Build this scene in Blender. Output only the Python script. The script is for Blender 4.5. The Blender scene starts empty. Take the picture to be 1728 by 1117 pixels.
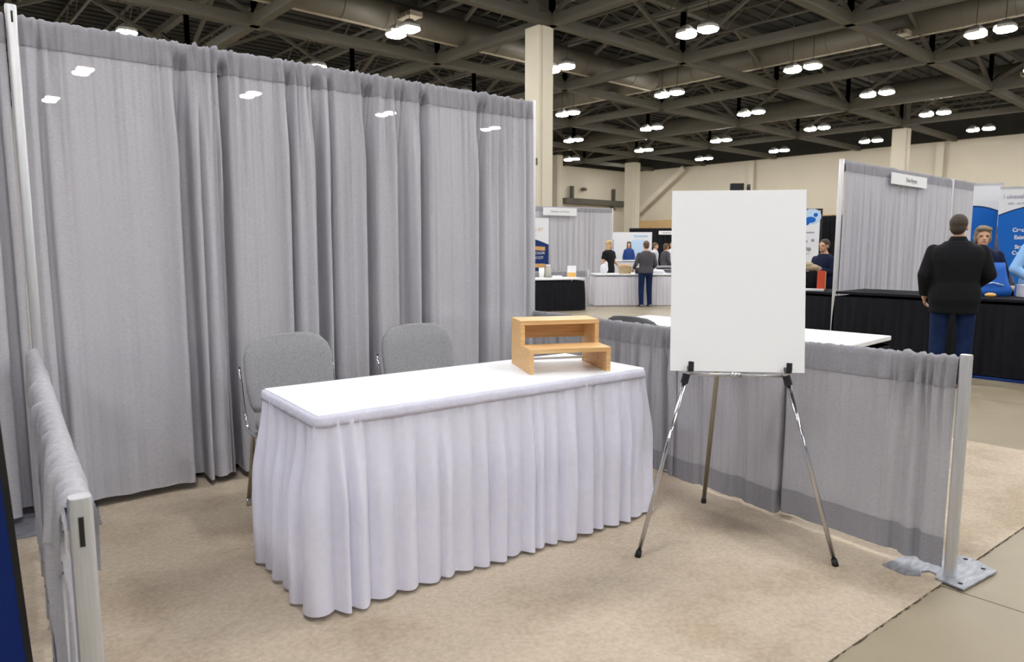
import bpy, bmesh, math, random
from math import sin, cos, pi, radians, hypot, atan2, exp, sqrt
from mathutils import Vector, Matrix, noise

SC = bpy.context.scene
COL = SC.collection
R = random.Random(7)

# ------------------------------------------------------------------ camera
CAM_H = 1.365
cd = bpy.data.cameras.new('camera')
cam = bpy.data.objects.new('camera', cd)
COL.objects.link(cam)
cd.sensor_fit = 'HORIZONTAL'
cd.sensor_width = 36.0
cd.lens = 1195.0 / 1728.0 * 36.0
cd.clip_start = 0.05
cd.clip_end = 300
cam.location = (0, 0, CAM_H)
cam.rotation_euler = (pi / 2 - math.atan(143.5 / 1195.0), 0, radians(48.6 - 90))
cd.dof.use_dof = True
cd.dof.focus_distance = 3.3
cd.dof.aperture_fstop = 7.0
SC.camera = cam

# ------------------------------------------------------------------ world, exposure
wd = bpy.data.worlds.new('world')
SC.world = wd
wd.use_nodes = True
wd.node_tree.nodes['Background'].inputs[0].default_value = (0.93, 0.97, 1.0, 1)
wd.node_tree.nodes['Background'].inputs[1].default_value = 0.34  # added fill entering the open hall sides, stands for bounced light
LAMP_POWER = 104.0
SC.view_settings.view_transform = 'Standard'
SC.view_settings.look = 'None'
SC.view_settings.exposure = 0.17
SC.view_settings.gamma = 1.0
SC.view_settings.use_curve_mapping = False

# ------------------------------------------------------------------ materials
def lin(c):
    return tuple(((v / 255.0) / 12.92 if v / 255.0 <= 0.04045 else ((v / 255.0 + 0.055) / 1.055) ** 2.4) for v in c)

def mat(name, rgb, rough=0.6, metal=0.0, var=0.0, vscale=20.0, bump=0.0, bscale=200.0, stretch=(1, 1, 1), rgb2=None,
        transl=0.0, transp=0.0, sheen=0.0, spec=0.5, emit=0.0, detail=4.0):
    m = bpy.data.materials.new(name)
    m.use_nodes = True
    nt = m.node_tree
    N, L = nt.nodes, nt.links
    b = N['Principled BSDF']
    out = N['Material Output']
    c = lin(rgb)
    b.inputs['Base Color'].default_value = (*c, 1)
    b.inputs['Roughness'].default_value = rough
    b.inputs['Metallic'].default_value = metal
    b.inputs['Specular IOR Level'].default_value = spec
    b.inputs['Sheen Weight'].default_value = sheen
    colsock = None
    if var > 0 or rgb2 or bump > 0:
        tc = N.new('ShaderNodeTexCoord')
        mp = N.new('ShaderNodeMapping')
        mp.inputs['Scale'].default_value = stretch
        L.new(tc.outputs['Object'], mp.inputs['Vector'])
    if var > 0 or rgb2:
        nz = N.new('ShaderNodeTexNoise')
        nz.inputs['Scale'].default_value = vscale
        nz.inputs['Detail'].default_value = detail
        L.new(mp.outputs['Vector'], nz.inputs['Vector'])
        cr = N.new('ShaderNodeValToRGB')
        c2 = lin(rgb2) if rgb2 else tuple(v * (1 - var) for v in c)
        c1 = c if rgb2 else tuple(min(1, v * (1 + var)) for v in c)
        cr.color_ramp.elements[0].position = 0.32
        cr.color_ramp.elements[1].position = 0.68
        cr.color_ramp.elements[0].color = (*c2, 1)
        cr.color_ramp.elements[1].color = (*c1, 1)
        L.new(nz.outputs['Fac'], cr.inputs['Fac'])
        L.new(cr.outputs['Color'], b.inputs['Base Color'])
        colsock = cr.outputs['Color']
    if bump > 0:
        n2 = N.new('ShaderNodeTexNoise')
        n2.inputs['Scale'].default_value = bscale
        n2.inputs['Detail'].default_value = 3
        L.new(mp.outputs['Vector'], n2.inputs['Vector'])
        bp = N.new('ShaderNodeBump')
        bp.inputs['Strength'].default_value = bump
        bp.inputs['Distance'].default_value = 0.01
        L.new(n2.outputs['Fac'], bp.inputs['Height'])
        L.new(bp.outputs['Normal'], b.inputs['Normal'])
    if emit > 0:
        b.inputs['Emission Color'].default_value = (*c, 1)
        b.inputs['Emission Strength'].default_value = emit
    last = b.outputs['BSDF']
    if transl > 0:
        t = N.new('ShaderNodeBsdfTranslucent')
        t.inputs['Color'].default_value = (*c, 1)
        if colsock:
            L.new(colsock, t.inputs['Color'])
        mx = N.new('ShaderNodeMixShader')
        mx.inputs[0].default_value = transl
        L.new(last, mx.inputs[1]); L.new(t.outputs[0], mx.inputs[2])
        last = mx.outputs[0]
    if transp > 0:
        t = N.new('ShaderNodeBsdfTransparent')
        mx = N.new('ShaderNodeMixShader')
        mx.inputs[0].default_value = transp
        L.new(last, mx.inputs[1]); L.new(t.outputs[0], mx.inputs[2])
        last = mx.outputs[0]
    if last is not b.outputs['BSDF']:
        L.new(last, out.inputs['Surface'])
    return m

M = {}
M['drape'] = mat('grey_drape_cloth', (190, 189, 196), 0.9, var=0.10, vscale=60, stretch=(1, 1, 7), bump=0.14, bscale=420, transl=0.05, transp=0.035, spec=0.15)
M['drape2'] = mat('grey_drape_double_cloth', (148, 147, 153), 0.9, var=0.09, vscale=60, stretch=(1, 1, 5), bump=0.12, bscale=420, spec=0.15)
M['rail'] = mat('grey_rail_cloth', (176, 175, 181), 0.9, var=0.08, vscale=60, stretch=(1, 1, 6), bump=0.12, bscale=420, transl=0.05, transp=0.02, spec=0.15)
M['alu'] = mat('satin_aluminium', (206, 206, 208), 0.42, 0.75, var=0.05, vscale=8, stretch=(30, 30, 1))
M['steel'] = mat('scuffed_steel_plate', (158, 160, 168), 0.45, 0.6, var=0.25, vscale=14, stretch=(1, 4, 1), bump=0.05, bscale=60)
M['slot'] = mat('dark_slot', (30, 28, 24), 0.8)
M['chrome'] = mat('chrome', (205, 205, 208), 0.16, 1.0)
M['bronze'] = mat('bronze_leg_metal', (150, 139, 118), 0.35, 0.6)
M['rubber'] = mat('black_rubber', (24, 24, 26), 0.7)
M['fray'] = mat('frayed_edge_thread', (78, 66, 54), 0.9)
M['blackp'] = mat('black_plastic', (26, 26, 30), 0.45)
M['top'] = mat('white_table_cover', (235, 240, 247), 0.45, bump=0.02, bscale=30)
M['skirt'] = mat('white_satin_skirt', (229, 229, 246), 0.42, var=0.02, vscale=30, bump=0.04, bscale=40, sheen=0.15, transl=0.10)
M['band'] = mat('skirt_band_cloth', (206, 205, 222), 0.7, var=0.04, vscale=50, bump=0.15, bscale=70)
M['board'] = mat('white_foam_board', (248, 250, 254), 0.55)
M['chairfab'] = mat('grey_flecked_upholstery', (156, 156, 159), 0.95, var=0.28, vscale=260, bump=0.25, bscale=300, spec=0.1)
M['chairdark'] = mat('dark_grey_upholstery', (112, 112, 115), 0.9, var=0.1, vscale=200, bump=0.1, bscale=300, spec=0.1)
M['whitepl'] = mat('white_plastic', (226, 226, 228), 0.5)
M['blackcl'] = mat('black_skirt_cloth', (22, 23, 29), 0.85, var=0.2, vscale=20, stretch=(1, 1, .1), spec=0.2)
M['whcl'] = mat('white_far_skirt_cloth', (216, 214, 222), 0.75, transl=0.1)
M['wall'] = mat('beige_painted_wall', (196, 187, 169), 0.85, var=0.03, vscale=0.4)
M['colm'] = mat('cream_painted_column', (193, 185, 167), 0.75, var=0.02, vscale=1)
M['tan'] = mat('tan_panel', (190, 158, 112), 0.8, var=0.05, vscale=3)
M['truss'] = mat('truss_paint', (84, 80, 70), 0.8, var=0.06, vscale=1)
M['deck'] = mat('dark_roof_deck', (42, 40, 36), 0.9, var=0.15, vscale=1.5)
M['duct'] = mat('galvanised_duct', (93, 88, 77), 0.6, 0.1, var=0.05, vscale=2)
M['ductseam'] = mat('duct_seam_metal', (176, 168, 150), 0.5, 0.2)
M['lampbody'] = mat('lamp_housing', (190, 188, 182), 0.5)
M['cable'] = mat('cable_black', (40, 38, 36), 0.6)
M['blue'] = mat('banner_blue', (8, 98, 190), 0.55, spec=0.3)
M['navy'] = mat('banner_navy', (12, 44, 104), 0.55, spec=0.3)
M['leftblue'] = mat('deep_blue_banner', (2, 38, 108), 0.6, spec=0.3)
M['cyan'] = mat('banner_light_blue', (120, 190, 232), 0.55)
M['bwhite'] = mat('banner_white', (226, 227, 232), 0.55)
M['btan'] = mat('banner_tan', (205, 158, 96), 0.6)
M['grey'] = mat('print_grey', (150, 150, 158), 0.7)
M['purple'] = mat('print_grey_purple', (160, 154, 178), 0.7)
M['pale'] = mat('print_pale_blue', (186, 212, 240), 0.6)
M['orange'] = mat('orange_red_cover', (222, 84, 50), 0.6)
M['yellow'] = mat('yellow_card', (226, 176, 98), 0.6)
M['basket'] = mat('woven_basket', (176, 156, 120), 0.85, var=0.25, vscale=60, bump=0.4, bscale=90)
M['beige'] = mat('beige_cloth', (196, 178, 148), 0.9, var=0.12, vscale=40)
M['paper'] = mat('white_paper', (232, 232, 234), 0.8)
M['clear'] = mat('cloudy_jar', (176, 172, 160), 0.3)
M['photo'] = mat('display_photo_print', (90, 92, 100), 0.6, var=0.5, vscale=6)
# people
M['skin'] = mat('skin', (206, 158, 128), 0.55, var=0.04, vscale=30)
M['hair_dark'] = mat('dark_brown_hair', (62, 52, 42), 0.7, var=0.3, vscale=120, stretch=(1, 1, .2), bump=0.4, bscale=150)
M['hair_brown'] = mat('brown_hair', (96, 76, 56), 0.7, var=0.3, vscale=120, stretch=(1, 1, .2), bump=0.4, bscale=150)
M['hair_grey'] = mat('grey_brown_hair', (134, 118, 96), 0.7, var=0.3, vscale=120, stretch=(1, 1, .2), bump=0.4, bscale=150)
M['hair_blond'] = mat('blonde_hair', (196, 166, 118), 0.7, var=0.25, vscale=120, stretch=(1, 1, .2), bump=0.4, bscale=150)
M['jacket'] = mat('black_jacket', (20, 21, 25), 0.85, bump=0.2, bscale=25, spec=0.2)
M['navycl'] = mat('navy_cloth', (26, 32, 58), 0.85, bump=0.2, bscale=25, spec=0.2)
M['jeans'] = mat('blue_denim', (18, 36, 72), 0.85, var=0.25, vscale=14, bump=0.25, bscale=30, spec=0.2)
M['greysh'] = mat('charcoal_shirt', (78, 76, 82), 0.85, bump=0.2, bscale=25, spec=0.2)
M['ltblue'] = mat('light_blue_shirt', (140, 184, 232), 0.8, var=0.05, vscale=10, bump=0.3, bscale=14)
M['royal'] = mat('royal_blue_cloth', (14, 92, 186), 0.7, var=0.1, vscale=10)
M['bluesh'] = mat('blue_shirt', (30, 62, 130), 0.8)
M['whitesh'] = mat('white_shirt', (214, 216, 224), 0.8)
M['eye'] = mat('dark_eye', (30, 24, 20), 0.3)
M['lip'] = mat('lips', (170, 96, 88), 0.5)
M['shoe'] = mat('dark_shoe_leather', (34, 30, 30), 0.5)
M['shoegrey'] = mat('grey_trainer', (120, 120, 124), 0.7)

def lamp_mat():
    m = bpy.data.materials.new('lit_lamp_lens')
    m.use_nodes = True
    nt = m.node_tree
    nt.nodes.clear()
    e = nt.nodes.new('ShaderNodeEmission')
    e.inputs[0].default_value = (1.0, 0.992, 0.975, 1)
    e.inputs[1].default_value = LAMP_POWER
    o = nt.nodes.new('ShaderNodeOutputMaterial')
    nt.links.new(e.outputs[0], o.inputs[0])
    return m
M['lens'] = lamp_mat()

def floor_mat():
    m = mat('polished_concrete', (160, 150, 130), 0.42, var=0.0, rgb2=(140, 128, 108), vscale=0.9, detail=8, bump=0.02, bscale=20, spec=0.35)
    nt = m.node_tree
    N, L = nt.nodes, nt.links
    b = N['Principled BSDF']
    src = b.inputs['Base Color'].links[0].from_socket
    tc = N.new('ShaderNodeTexCoord')
    sp = N.new('ShaderNodeSeparateXYZ')
    L.new(tc.outputs['Object'], sp.inputs[0])
    def line(sock, off, pitch):
        a = N.new('ShaderNodeMath'); a.operation = 'ADD'; a.inputs[1].default_value = -off + pitch * 50
        L.new(sock, a.inputs[0])
        p = N.new('ShaderNodeMath'); p.operation = 'PINGPONG'; p.inputs[1].default_value = pitch / 2
        L.new(a.outputs[0], p.inputs[0])
        c = N.new('ShaderNodeMath'); c.operation = 'LESS_THAN'; c.inputs[1].default_value = 0.005
        L.new(p.outputs[0], c.inputs[0])
        return c.outputs[0]
    l1 = line(sp.outputs[0], 3.10, 4.2)
    l2 = line(sp.outputs[1], -1.4, 4.2)
    mx = N.new('ShaderNodeMath'); mx.operation = 'MAXIMUM'
    L.new(l1, mx.inputs[0]); L.new(l2, mx.inputs[1])
    mix = N.new('ShaderNodeMix'); mix.data_type = 'RGBA'
    L.new(mx.outputs[0], mix.inputs[0])
    L.new(src, mix.inputs[6])
    mix.inputs[7].default_value = (*lin((84, 76, 64)), 1)
    L.new(mix.outputs[2], b.inputs['Base Color'])
    return m
M['floor'] = floor_mat()

def carpet_mat():
    m = mat('tan_carpet', (189, 175, 157), 0.95, var=0.10, vscale=55, bump=0.5, bscale=260, spec=0.1, detail=6)
    nt = m.node_tree
    N, L = nt.nodes, nt.links
    b = N['Principled BSDF']
    src = b.inputs['Base Color'].links[0].from_socket
    tc = N.new('ShaderNodeTexCoord')
    n = N.new('ShaderNodeTexNoise'); n.inputs['Scale'].default_value = 2.6; n.inputs['Detail'].default_value = 6; n.inputs['Roughness'].default_value = 0.62
    L.new(tc.outputs['Object'], n.inputs['Vector'])
    cr = N.new('ShaderNodeValToRGB')
    cr.color_ramp.elements[0].position = 0.36; cr.color_ramp.elements[0].color = (0.86, 0.83, 0.80, 1)
    cr.color_ramp.elements[1].position = 0.52; cr.color_ramp.elements[1].color = (1, 1, 1, 1)
    L.new(n.outputs['Fac'], cr.inputs['Fac'])
    mix = N.new('ShaderNodeMix'); mix.data_type = 'RGBA'; mix.blend_type = 'MULTIPLY'
    mix.inputs[0].default_value = 1.0
    L.new(src, mix.inputs[6]); L.new(cr.outputs['Color'], mix.inputs[7])
    L.new(mix.outputs[2], b.inputs['Base Color'])
    return m
M['carpet'] = carpet_mat()

def wood_mat():
    m = bpy.data.materials.new('bamboo_wood')
    m.use_nodes = True
    nt = m.node_tree
    N, L = nt.nodes, nt.links
    b = N['Principled BSDF']
    tc = N.new('ShaderNodeTexCoord')
    mp = N.new('ShaderNodeMapping'); mp.inputs['Scale'].default_value = (3, 60, 60)
    L.new(tc.outputs['Object'], mp.inputs['Vector'])
    n = N.new('ShaderNodeTexNoise'); n.inputs['Scale'].default_value = 1.4; n.inputs['Detail'].default_value = 5
    L.new(mp.outputs[0], n.inputs['Vector'])
    cr = N.new('ShaderNodeValToRGB')
    cr.color_ramp.elements[0].position = 0.3; cr.color_ramp.elements[0].color = (*lin((212, 164, 106)), 1)
    cr.color_ramp.elements[1].position = 0.7; cr.color_ramp.elements[1].color = (*lin((236, 196, 142)), 1)
    L.new(n.outputs['Fac'], cr.inputs['Fac'])
    L.new(cr.outputs['Color'], b.inputs['Base Color'])
    b.inputs['Roughness'].default_value = 0.5
    return m
M['wood'] = wood_mat()

# ------------------------------------------------------------------ mesh kit
class G:
    def __init__(s):
        s.v = []; s.f = []
    def add(s, vs, fs):
        o = len(s.v)
        s.v += [tuple(p) for p in vs]
        s.f += [tuple(i + o for i in f) for f in fs]
        return s
    def box(s, c, d, rz=0.0, mtx=None):
        hx, hy, hz = d[0] / 2, d[1] / 2, d[2] / 2
        vs = []
        for z in (-hz, hz):
            for x, y in ((-hx, -hy), (hx, -hy), (hx, hy), (-hx, hy)):
                if mtx is not None:
                    p = mtx @ Vector((x, y, z))
                    vs.append((c[0] + p.x, c[1] + p.y, c[2] + p.z))
                else:
                    vs.append((c[0] + x * cos(rz) - y * sin(rz), c[1] + x * sin(rz) + y * cos(rz), c[2] + z))
        return s.add(vs, [(3, 2, 1, 0), (4, 5, 6, 7), (0, 1, 5, 4), (1, 2, 6, 5), (2, 3, 7, 6), (3, 0, 4, 7)])
    def bar(s, p0, p1, w, h, up=(0, 0, 1)):
        p0, p1 = Vector(p0), Vector(p1)
        d = (p1 - p0).normalized()
        u = Vector(up)
        sd = d.cross(u)
        if sd.length < 1e-4:
            sd = d.cross(Vector((1, 0, 0)))
        sd.normalize()
        u2 = sd.cross(d)
        vs = []
        for p in (p0, p1):
            for a, b_ in ((-1, -1), (1, -1), (1, 1), (-1, 1)):
                vs.append(p + sd * (a * w / 2) + u2 * (b_ * h / 2))
        return s.add(vs, [(0, 1, 2, 3), (7, 6, 5, 4), (0, 4, 5, 1), (1, 5, 6, 2), (2, 6, 7, 3), (3, 7, 4, 0)])
    def tube(s, pts, r, n=12, cap=True):
        pts = [Vector(p) for p in pts]
        rr = r if isinstance(r, (list, tuple)) else [r] * len(pts)
        vs = []; fs = []
        prev = None
        for i, p in enumerate(pts):
            a = pts[max(0, i - 1)]; b_ = pts[min(len(pts) - 1, i + 1)]
            t = (b_ - a).normalized()
            if prev is None:
                q = Vector((0, 0, 1)) if abs(t.z) < 0.9 else Vector((1, 0, 0))
                u = (q - t * q.dot(t)).normalized()
            else:
                u = (prev - t * prev.dot(t)).normalized()
            prev = u
            w = t.cross(u)
            for k in range(n):
                a_ = 2 * pi * k / n
                vs.append(p + (u * cos(a_) + w * sin(a_)) * rr[i])
        for i in range(len(pts) - 1):
            for k in range(n):
                fs.append((i * n + k, i * n + (k + 1) % n, (i + 1) * n + (k + 1) % n, (i + 1) * n + k))
        if cap:
            fs.append(tuple(reversed(range(n))))
            fs.append(tuple((len(pts) - 1) * n + k for k in range(n)))
        return s.add(vs, fs)
    def grid(s, rows, close=False):
        n = len(rows[0]); vs = [p for r in rows for p in r]; fs = []
        for i in range(len(rows) - 1):
            for k in range(n if close else n - 1):
                fs.append((i * n + k, i * n + (k + 1) % n, (i + 1) * n + (k + 1) % n, (i + 1) * n + k))
        return s.add(vs, fs)
    def loft(s, rings):
        n = len(rings[0])
        o = len(s.v)
        s.grid(rings, close=True)
        s.f.append(tuple(o + k for k in reversed(range(n))))
        s.f.append(tuple(o + (len(rings) - 1) * n + k for k in range(n)))
        return s
    def ell(s, c, r, nu=16, nv=10):
        rings = []
        for j in range(1, nv):
            a = pi * j / nv
            rings.append([(c[0] + r[0] * sin(a) * cos(2 * pi * k / nu), c[1] + r[1] * sin(a) * sin(2 * pi * k / nu), c[2] - r[2] * cos(a)) for k in range(nu)])
        return s.loft(rings)
    def capsule(s, p0, p1, r0, r1, n=12):
        p0, p1 = Vector(p0), Vector(p1)
        d = (p1 - p0).normalized()
        pts = []; rr = []
        for k in (0, 1, 2, 3):
            a = pi / 2 * (k + .35) / 3.35
            pts.append(p0 - d * r0 * cos(a)); rr.append(r0 * sin(a))
        for k in (3, 2, 1, 0):
            a = pi / 2 * (k + .35) / 3.35
            pts.append(p1 + d * r1 * cos(a)); rr.append(r1 * sin(a))
        return s.tube(pts, rr, n)
    def poly(s, pts, z0, z1):
        n = len(pts)
        vs = [(p[0], p[1], z0) for p in pts] + [(p[0], p[1], z1) for p in pts]
        fs = [tuple(reversed(range(n))), tuple(range(n, 2 * n))] + [(k, (k + 1) % n, n + (k + 1) % n, n + k) for k in range(n)]
        return s.add(vs, fs)
    def make(s, name, m, parent=None, smooth=False, bevel=0.0, off=None, seg=2):
        me = bpy.data.meshes.new(name)
        if off is None and parent is not None and 'origin' in parent.keys():
            off = tuple(parent['origin'])
        if off is not None:
            vs = [(p[0] - off[0], p[1] - off[1], p[2] - off[2]) for p in s.v]
        else:
            vs = s.v
        me.from_pydata(vs, [], s.f)
        bm = bmesh.new(); bm.from_mesh(me)
        bmesh.ops.recalc_face_normals(bm, faces=bm.faces)
        if bevel > 0:
            es = [e for e in bm.edges if len(e.link_faces) == 2 and e.calc_face_angle(0) > 0.5]
            bmesh.ops.bevel(bm, geom=es, offset=bevel, segments=seg, affect='EDGES', profile=0.6)
        bm.to_mesh(me); bm.free()
        if smooth:
            for p in me.polygons: p.use_smooth = True
            if smooth == 'auto':
                me.set_sharp_from_angle(angle=radians(40))
        o = bpy.data.objects.new(name, me)
        me.materials.append(M[m] if isinstance(m, str) else m)
        COL.objects.link(o)
        if parent is not None: o.parent = parent
        return o

def tag(o, label, cat, group=None):
    o['label'] = label; o['category'] = cat
    if group: o['group'] = group
    return o
def thing(name, label, cat, loc=(0, 0, 0), rz=0.0, group=None):
    o = bpy.data.objects.new(name, None)
    COL.objects.link(o)
    o.empty_display_size = 0.1
    o.location = loc; o.rotation_euler = (0, 0, rz)
    return tag(o, label, cat, group)
def wthing(name, label, cat, loc, group=None):
    """thing whose parts are given in world coordinates (unrotated)"""
    o = thing(name, label, cat, loc, 0, group)
    o['origin'] = loc
    return o
def structure(o):
    o['kind'] = 'structure'
    return o
def dup(root, loc, rz, label, group=None):
    r = root.copy(); COL.objects.link(r); r.location = loc; r.rotation_euler = (0, 0, rz); r['label'] = label
    if group: r['group'] = group
    for ch in list(root.children):
        c = ch.copy(); COL.objects.link(c); c.parent = r
        for g in list(ch.children):
            d = g.copy(); COL.objects.link(d); d.parent = c
    return r
def text(name, s, size, mtx, m, parent, bold=0.0):
    cu = bpy.data.curves.new(name, 'FONT')
    cu.body = s; cu.size = size; cu.align_x = 'CENTER'; cu.align_y = 'CENTER'; cu.extrude = 0.001; cu.offset = bold
    t = bpy.data.objects.new(name, cu)
    COL.objects.link(t)
    dg = bpy.context.evaluated_depsgraph_get()
    me = bpy.data.meshes.new_from_object(t.evaluated_get(dg))
    bpy.data.objects.remove(t)
    o = bpy.data.objects.new(name, me)
    me.materials.clear(); me.materials.append(M[m])
    COL.objects.link(o)
    me.transform(mtx)
    o.parent = parent
    return o
def sm(a, b, x):
    t = max(0.0, min(1.0, (x - a) / (b - a))); return t * t * (3 - 2 * t)
def nz(x, y=0.0, z=0.0):
    return noise.noise(Vector((x, y, z)))

# ------------------------------------------------------------------ hall shell
CH = 8.5          # underside of the trusses
DECK = 10.9
WX, WY = 56.0, 46.0
structure(G().add([(-30, -30, 0), (WX, -30, 0), (WX, WY, 0), (-30, WY, 0)], [(0, 1, 2, 3)]).make('floor', 'floor'))
structure(G().box((WX + .15, 8, DECK / 2), (.3, 76.6, DECK)).make('wall_right', 'wall'))
structure(G().box((13, WY + .15, DECK / 2), (86, .3, DECK)).make('wall_back', 'wall'))
g = G()
g.box((13, 8, DECK + .1), (86.6, 76.6, .2))
structure(g.make('ceiling', 'deck'))
# corrugation ribs and bar joists under the deck
g = G()
y = -28.0
while y < 46:
    g.box((13, y, DECK - .04), (86, .10, .08)); y += 0.62
structure(g.make('trim_1', 'deck'))
NX = [-12.3, -5.0, 2.35, 9.7, 17.0, 24.2, 31.5, 39.0, 46.3]
NY = [-16.0, -9.2, -2.5, 4.2, 10.8, 17.3, 23.75, 30.5, 37.3, 43.0]
def truss(axis, fixed, a, b, nodes):
    g = G()
    P = (lambda t, z: (t, fixed, z)) if axis == 'x' else (lambda t, z: (fixed, t, z))
    g.bar(P(a, CH + .16), P(b, CH + .16), .30, .32)
    g.bar(P(a, 10.55), P(b, 10.55), .26, .26)
    ns = [n for n in nodes if a - 8 < n < b + 8]
    for n0, n1 in zip(ns, ns[1:]):
        m_ = (n0 + n1) / 2
        q0, q1 = n0 + (m_ - n0) * .5, m_ + (n1 - m_) * .5
        for t0, z0, t1, z1 in ((n0, CH + .3, m_, 10.5), (m_, 10.5, n1, CH + .3)):
            if a <= min(t0, t1) and max(t0, t1) <= b:
                g.bar(P(t0, z0), P(t1, z1), .12, .12)
    for n in ns:
        if a <= n <= b:
            g.bar(P(n, CH + .3), P(n, 10.5), .16, .16)
    return structure(g.make('ceiling_truss', 'truss'))
for x in NX:
    if x > -8: truss('y', x, -16, 45.9, NY)
for y in NY:
    if y > -8: truss('x', y, -12, 55.9, NX)
LX = [-6.9, 0.0, 6.65, 13.5, 20.85, 28.15, 35.4, 42.95, 50.75]
LY = [-12.4, -5.7, 1.0, 7.9, 14.35, 20.8, 27.4, 33.9, 41.3]
# light bar joists running along y between the trusses
x = -3.0
while x < 55:
    if min(abs(x - n) for n in NX) > .5 and min(abs(x - n) for n in LX) > .45 and abs(x - 30.3) > .8 and abs(x - 40.8) > .6:
        g = G()
        g.bar((x, -16, 10.0), (x, 45.8, 10.0), .09, .07)
        g.bar((x, -16, 10.7), (x, 45.8, 10.7), .09, .07)
        y = -4.0; k = 0
        while y < 45:
            z0, z1 = (10.0, 10.7) if k % 2 == 0 else (10.7, 10.0)
            g.bar((x, y, z0), (x, y + .95, z1), .035, .035)
            y += .95; k += 1
        structure(g.make('ceiling_joist', 'truss'))
    x += 1.83
# columns
def column(x, y, w, cap=True):
    g = G()
    g.box((x, y, CH / 2), (w, w, CH))
    g.box((x, y + w * .5, CH / 2), (w * .55, w * .12, CH))
    g.box((x, y - w * .5, CH / 2), (w * .55, w * .12, CH))
    o = g.make('column', 'colm')
    structure(o)
    g2 = G(); g2.box((x, y, (CH + 10.9) / 2), (w * .8, w * .8, 10.9 - CH))
    structure(g2.make('column_head', 'truss'))
    return o
column(16.85, 17.75, .66)
column(47.6, 17.7, .8)
column(49.3, 40.1, .95)
column(40.7, 40.7, .6)
for n, yy in enumerate((18.1, 32.5)):
    structure(G().box((WX - .2, yy, CH / 2), (.4, .5, CH)).make('trim_%d' % (n + 2), 'colm'))
structure(G().box((WX - .1, 8, 9.75), (.2, 76, 2.3)).make('trim_4', 'deck'))
structure(G().box((13, WY - .1, 9.75), (86, .2, 2.3)).make('trim_5', 'deck'))
structure(G().box((WX - .3, 41.5, 3.3), (.5, 7.0, 1.0)).make('trim_6', 'tan'))
structure(G().box((WX - .3, 25.0, 3.3), (.5, 5.0, 1.0)).make('trim_7', 'tan'))
structure(G().bar((WX - .35, 44.6, 4.5), (WX - .35, 39.2, 8.45), .45, .5).make('trim_8', 'colm'))
g = G(); g.box((51.0, WY - .35, 5.45), (8.8, .5, .5))
g.box((47.6, WY - .3, 6.2), (.25, .3, 1.2)); g.box((53.4, WY - .3, 6.2), (.2, .3, 1.2)); g.box((53.2, WY - .4, 5.0), (.3, .4, .5))
structure(g.make('trim_9', 'truss'))
t = thing('wall_camera', 'small dark camera fixed high on the back wall above the beam', 'camera', (49.2, WY - .3, 6.6))
G().ell((0, 0, 0), (.35, .25, .14)).make('camera_body', 'truss', t)
G().box((0, .15, .05), (.1, .3, .1)).make('bracket', 'truss', t)
t = thing('column_sign', 'small dark square plate on the big cream column', 'sign', (16.51, 17.62, 4.15))
G().box((0, 0, 0), (.03, .32, .22)).make('plate', 'truss', t)
G().box((-.02, 0, 0), (.02, .22, .10)).make('face', 'grey', t)

# ducts
def duct(name, label, p0, p1, r):
    t = wthing(name, label, 'duct', p0)
    d = Vector(p1) - Vector(p0); n = int(d.length / 1.6)
    pts = []; rr = []
    u = d.normalized()
    for k in range(n + 1):
        c = Vector(p0) + d * (k / n)
        if 0 < k < n:
            pts += [c - u * .021, c - u * .02, c + u * .02, c + u * .021]; rr += [r, r + .018, r + .018, r]
        else:
            pts.append(c); rr.append(r)
    G().tube(pts, rr, 24).make('duct_run', 'duct', t, 'auto')
    g = G()
    sd = d.normalized().cross(Vector((0, 0, 1)))
    o = Vector((0, 0, -r - .01))
    g.bar(Vector(p0) + o, Vector(p1) + o, .12, .04)
    g.make('bottom_rail', 'ductseam', t)
    for k in range(1, n, 4):
        c = Vector(p0) + d * (k / n)
        G().tube([c + Vector((0, 0, r * .98)), c + Vector((0, 0, DECK - p0[2]))], .03, 6).make('hanger', 'truss', t)
    return t
duct('air_duct', 'fat round grey duct crossing nearest overhead above the easel', (30.3, -12, 9.85), (30.3, 45.5, 9.85), .52)
duct('air_duct', 'round grey duct farther back, in front of the far right wall', (40.8, -6, 9.38), (40.8, 45.5, 9.38), .55)
duct('air_duct', 'round grey duct running left to right behind the big cream column', (-8, 22.25, 9.36), (28.6, 22.25, 9.36), .5)
for k, (x, y, lab) in enumerate(((29.55, 11.5, 'pale slatted air grille beside the fat duct, at upper right'), (40.05, 9.3, 'pale slatted air grille in front of the farther duct'), (29.55, 26.0, 'pale slatted air grille right of the big column'), (14.2, 21.55, 'pale slatted air grille left of the big column'))):
    t = thing('air_grille', lab, 'vent', (x, y, 9.35 if x > 45 or x < 30 and x > 20 else 9.2))
    G().box((0, 0, 0), (.5, 1.1, .16)).make('grille_frame', 'ductseam', t)
    for q in range(5): G().box((-.262, -.4 + q * .2, 0), (.03, .12, .1)).make('slat', 'duct', t)
    G().box((.3 if x > 20 else 0, 0 if x > 20 else .3, .08), (.35, .35, .14)).make('duct_neck', 'duct', t)

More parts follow.
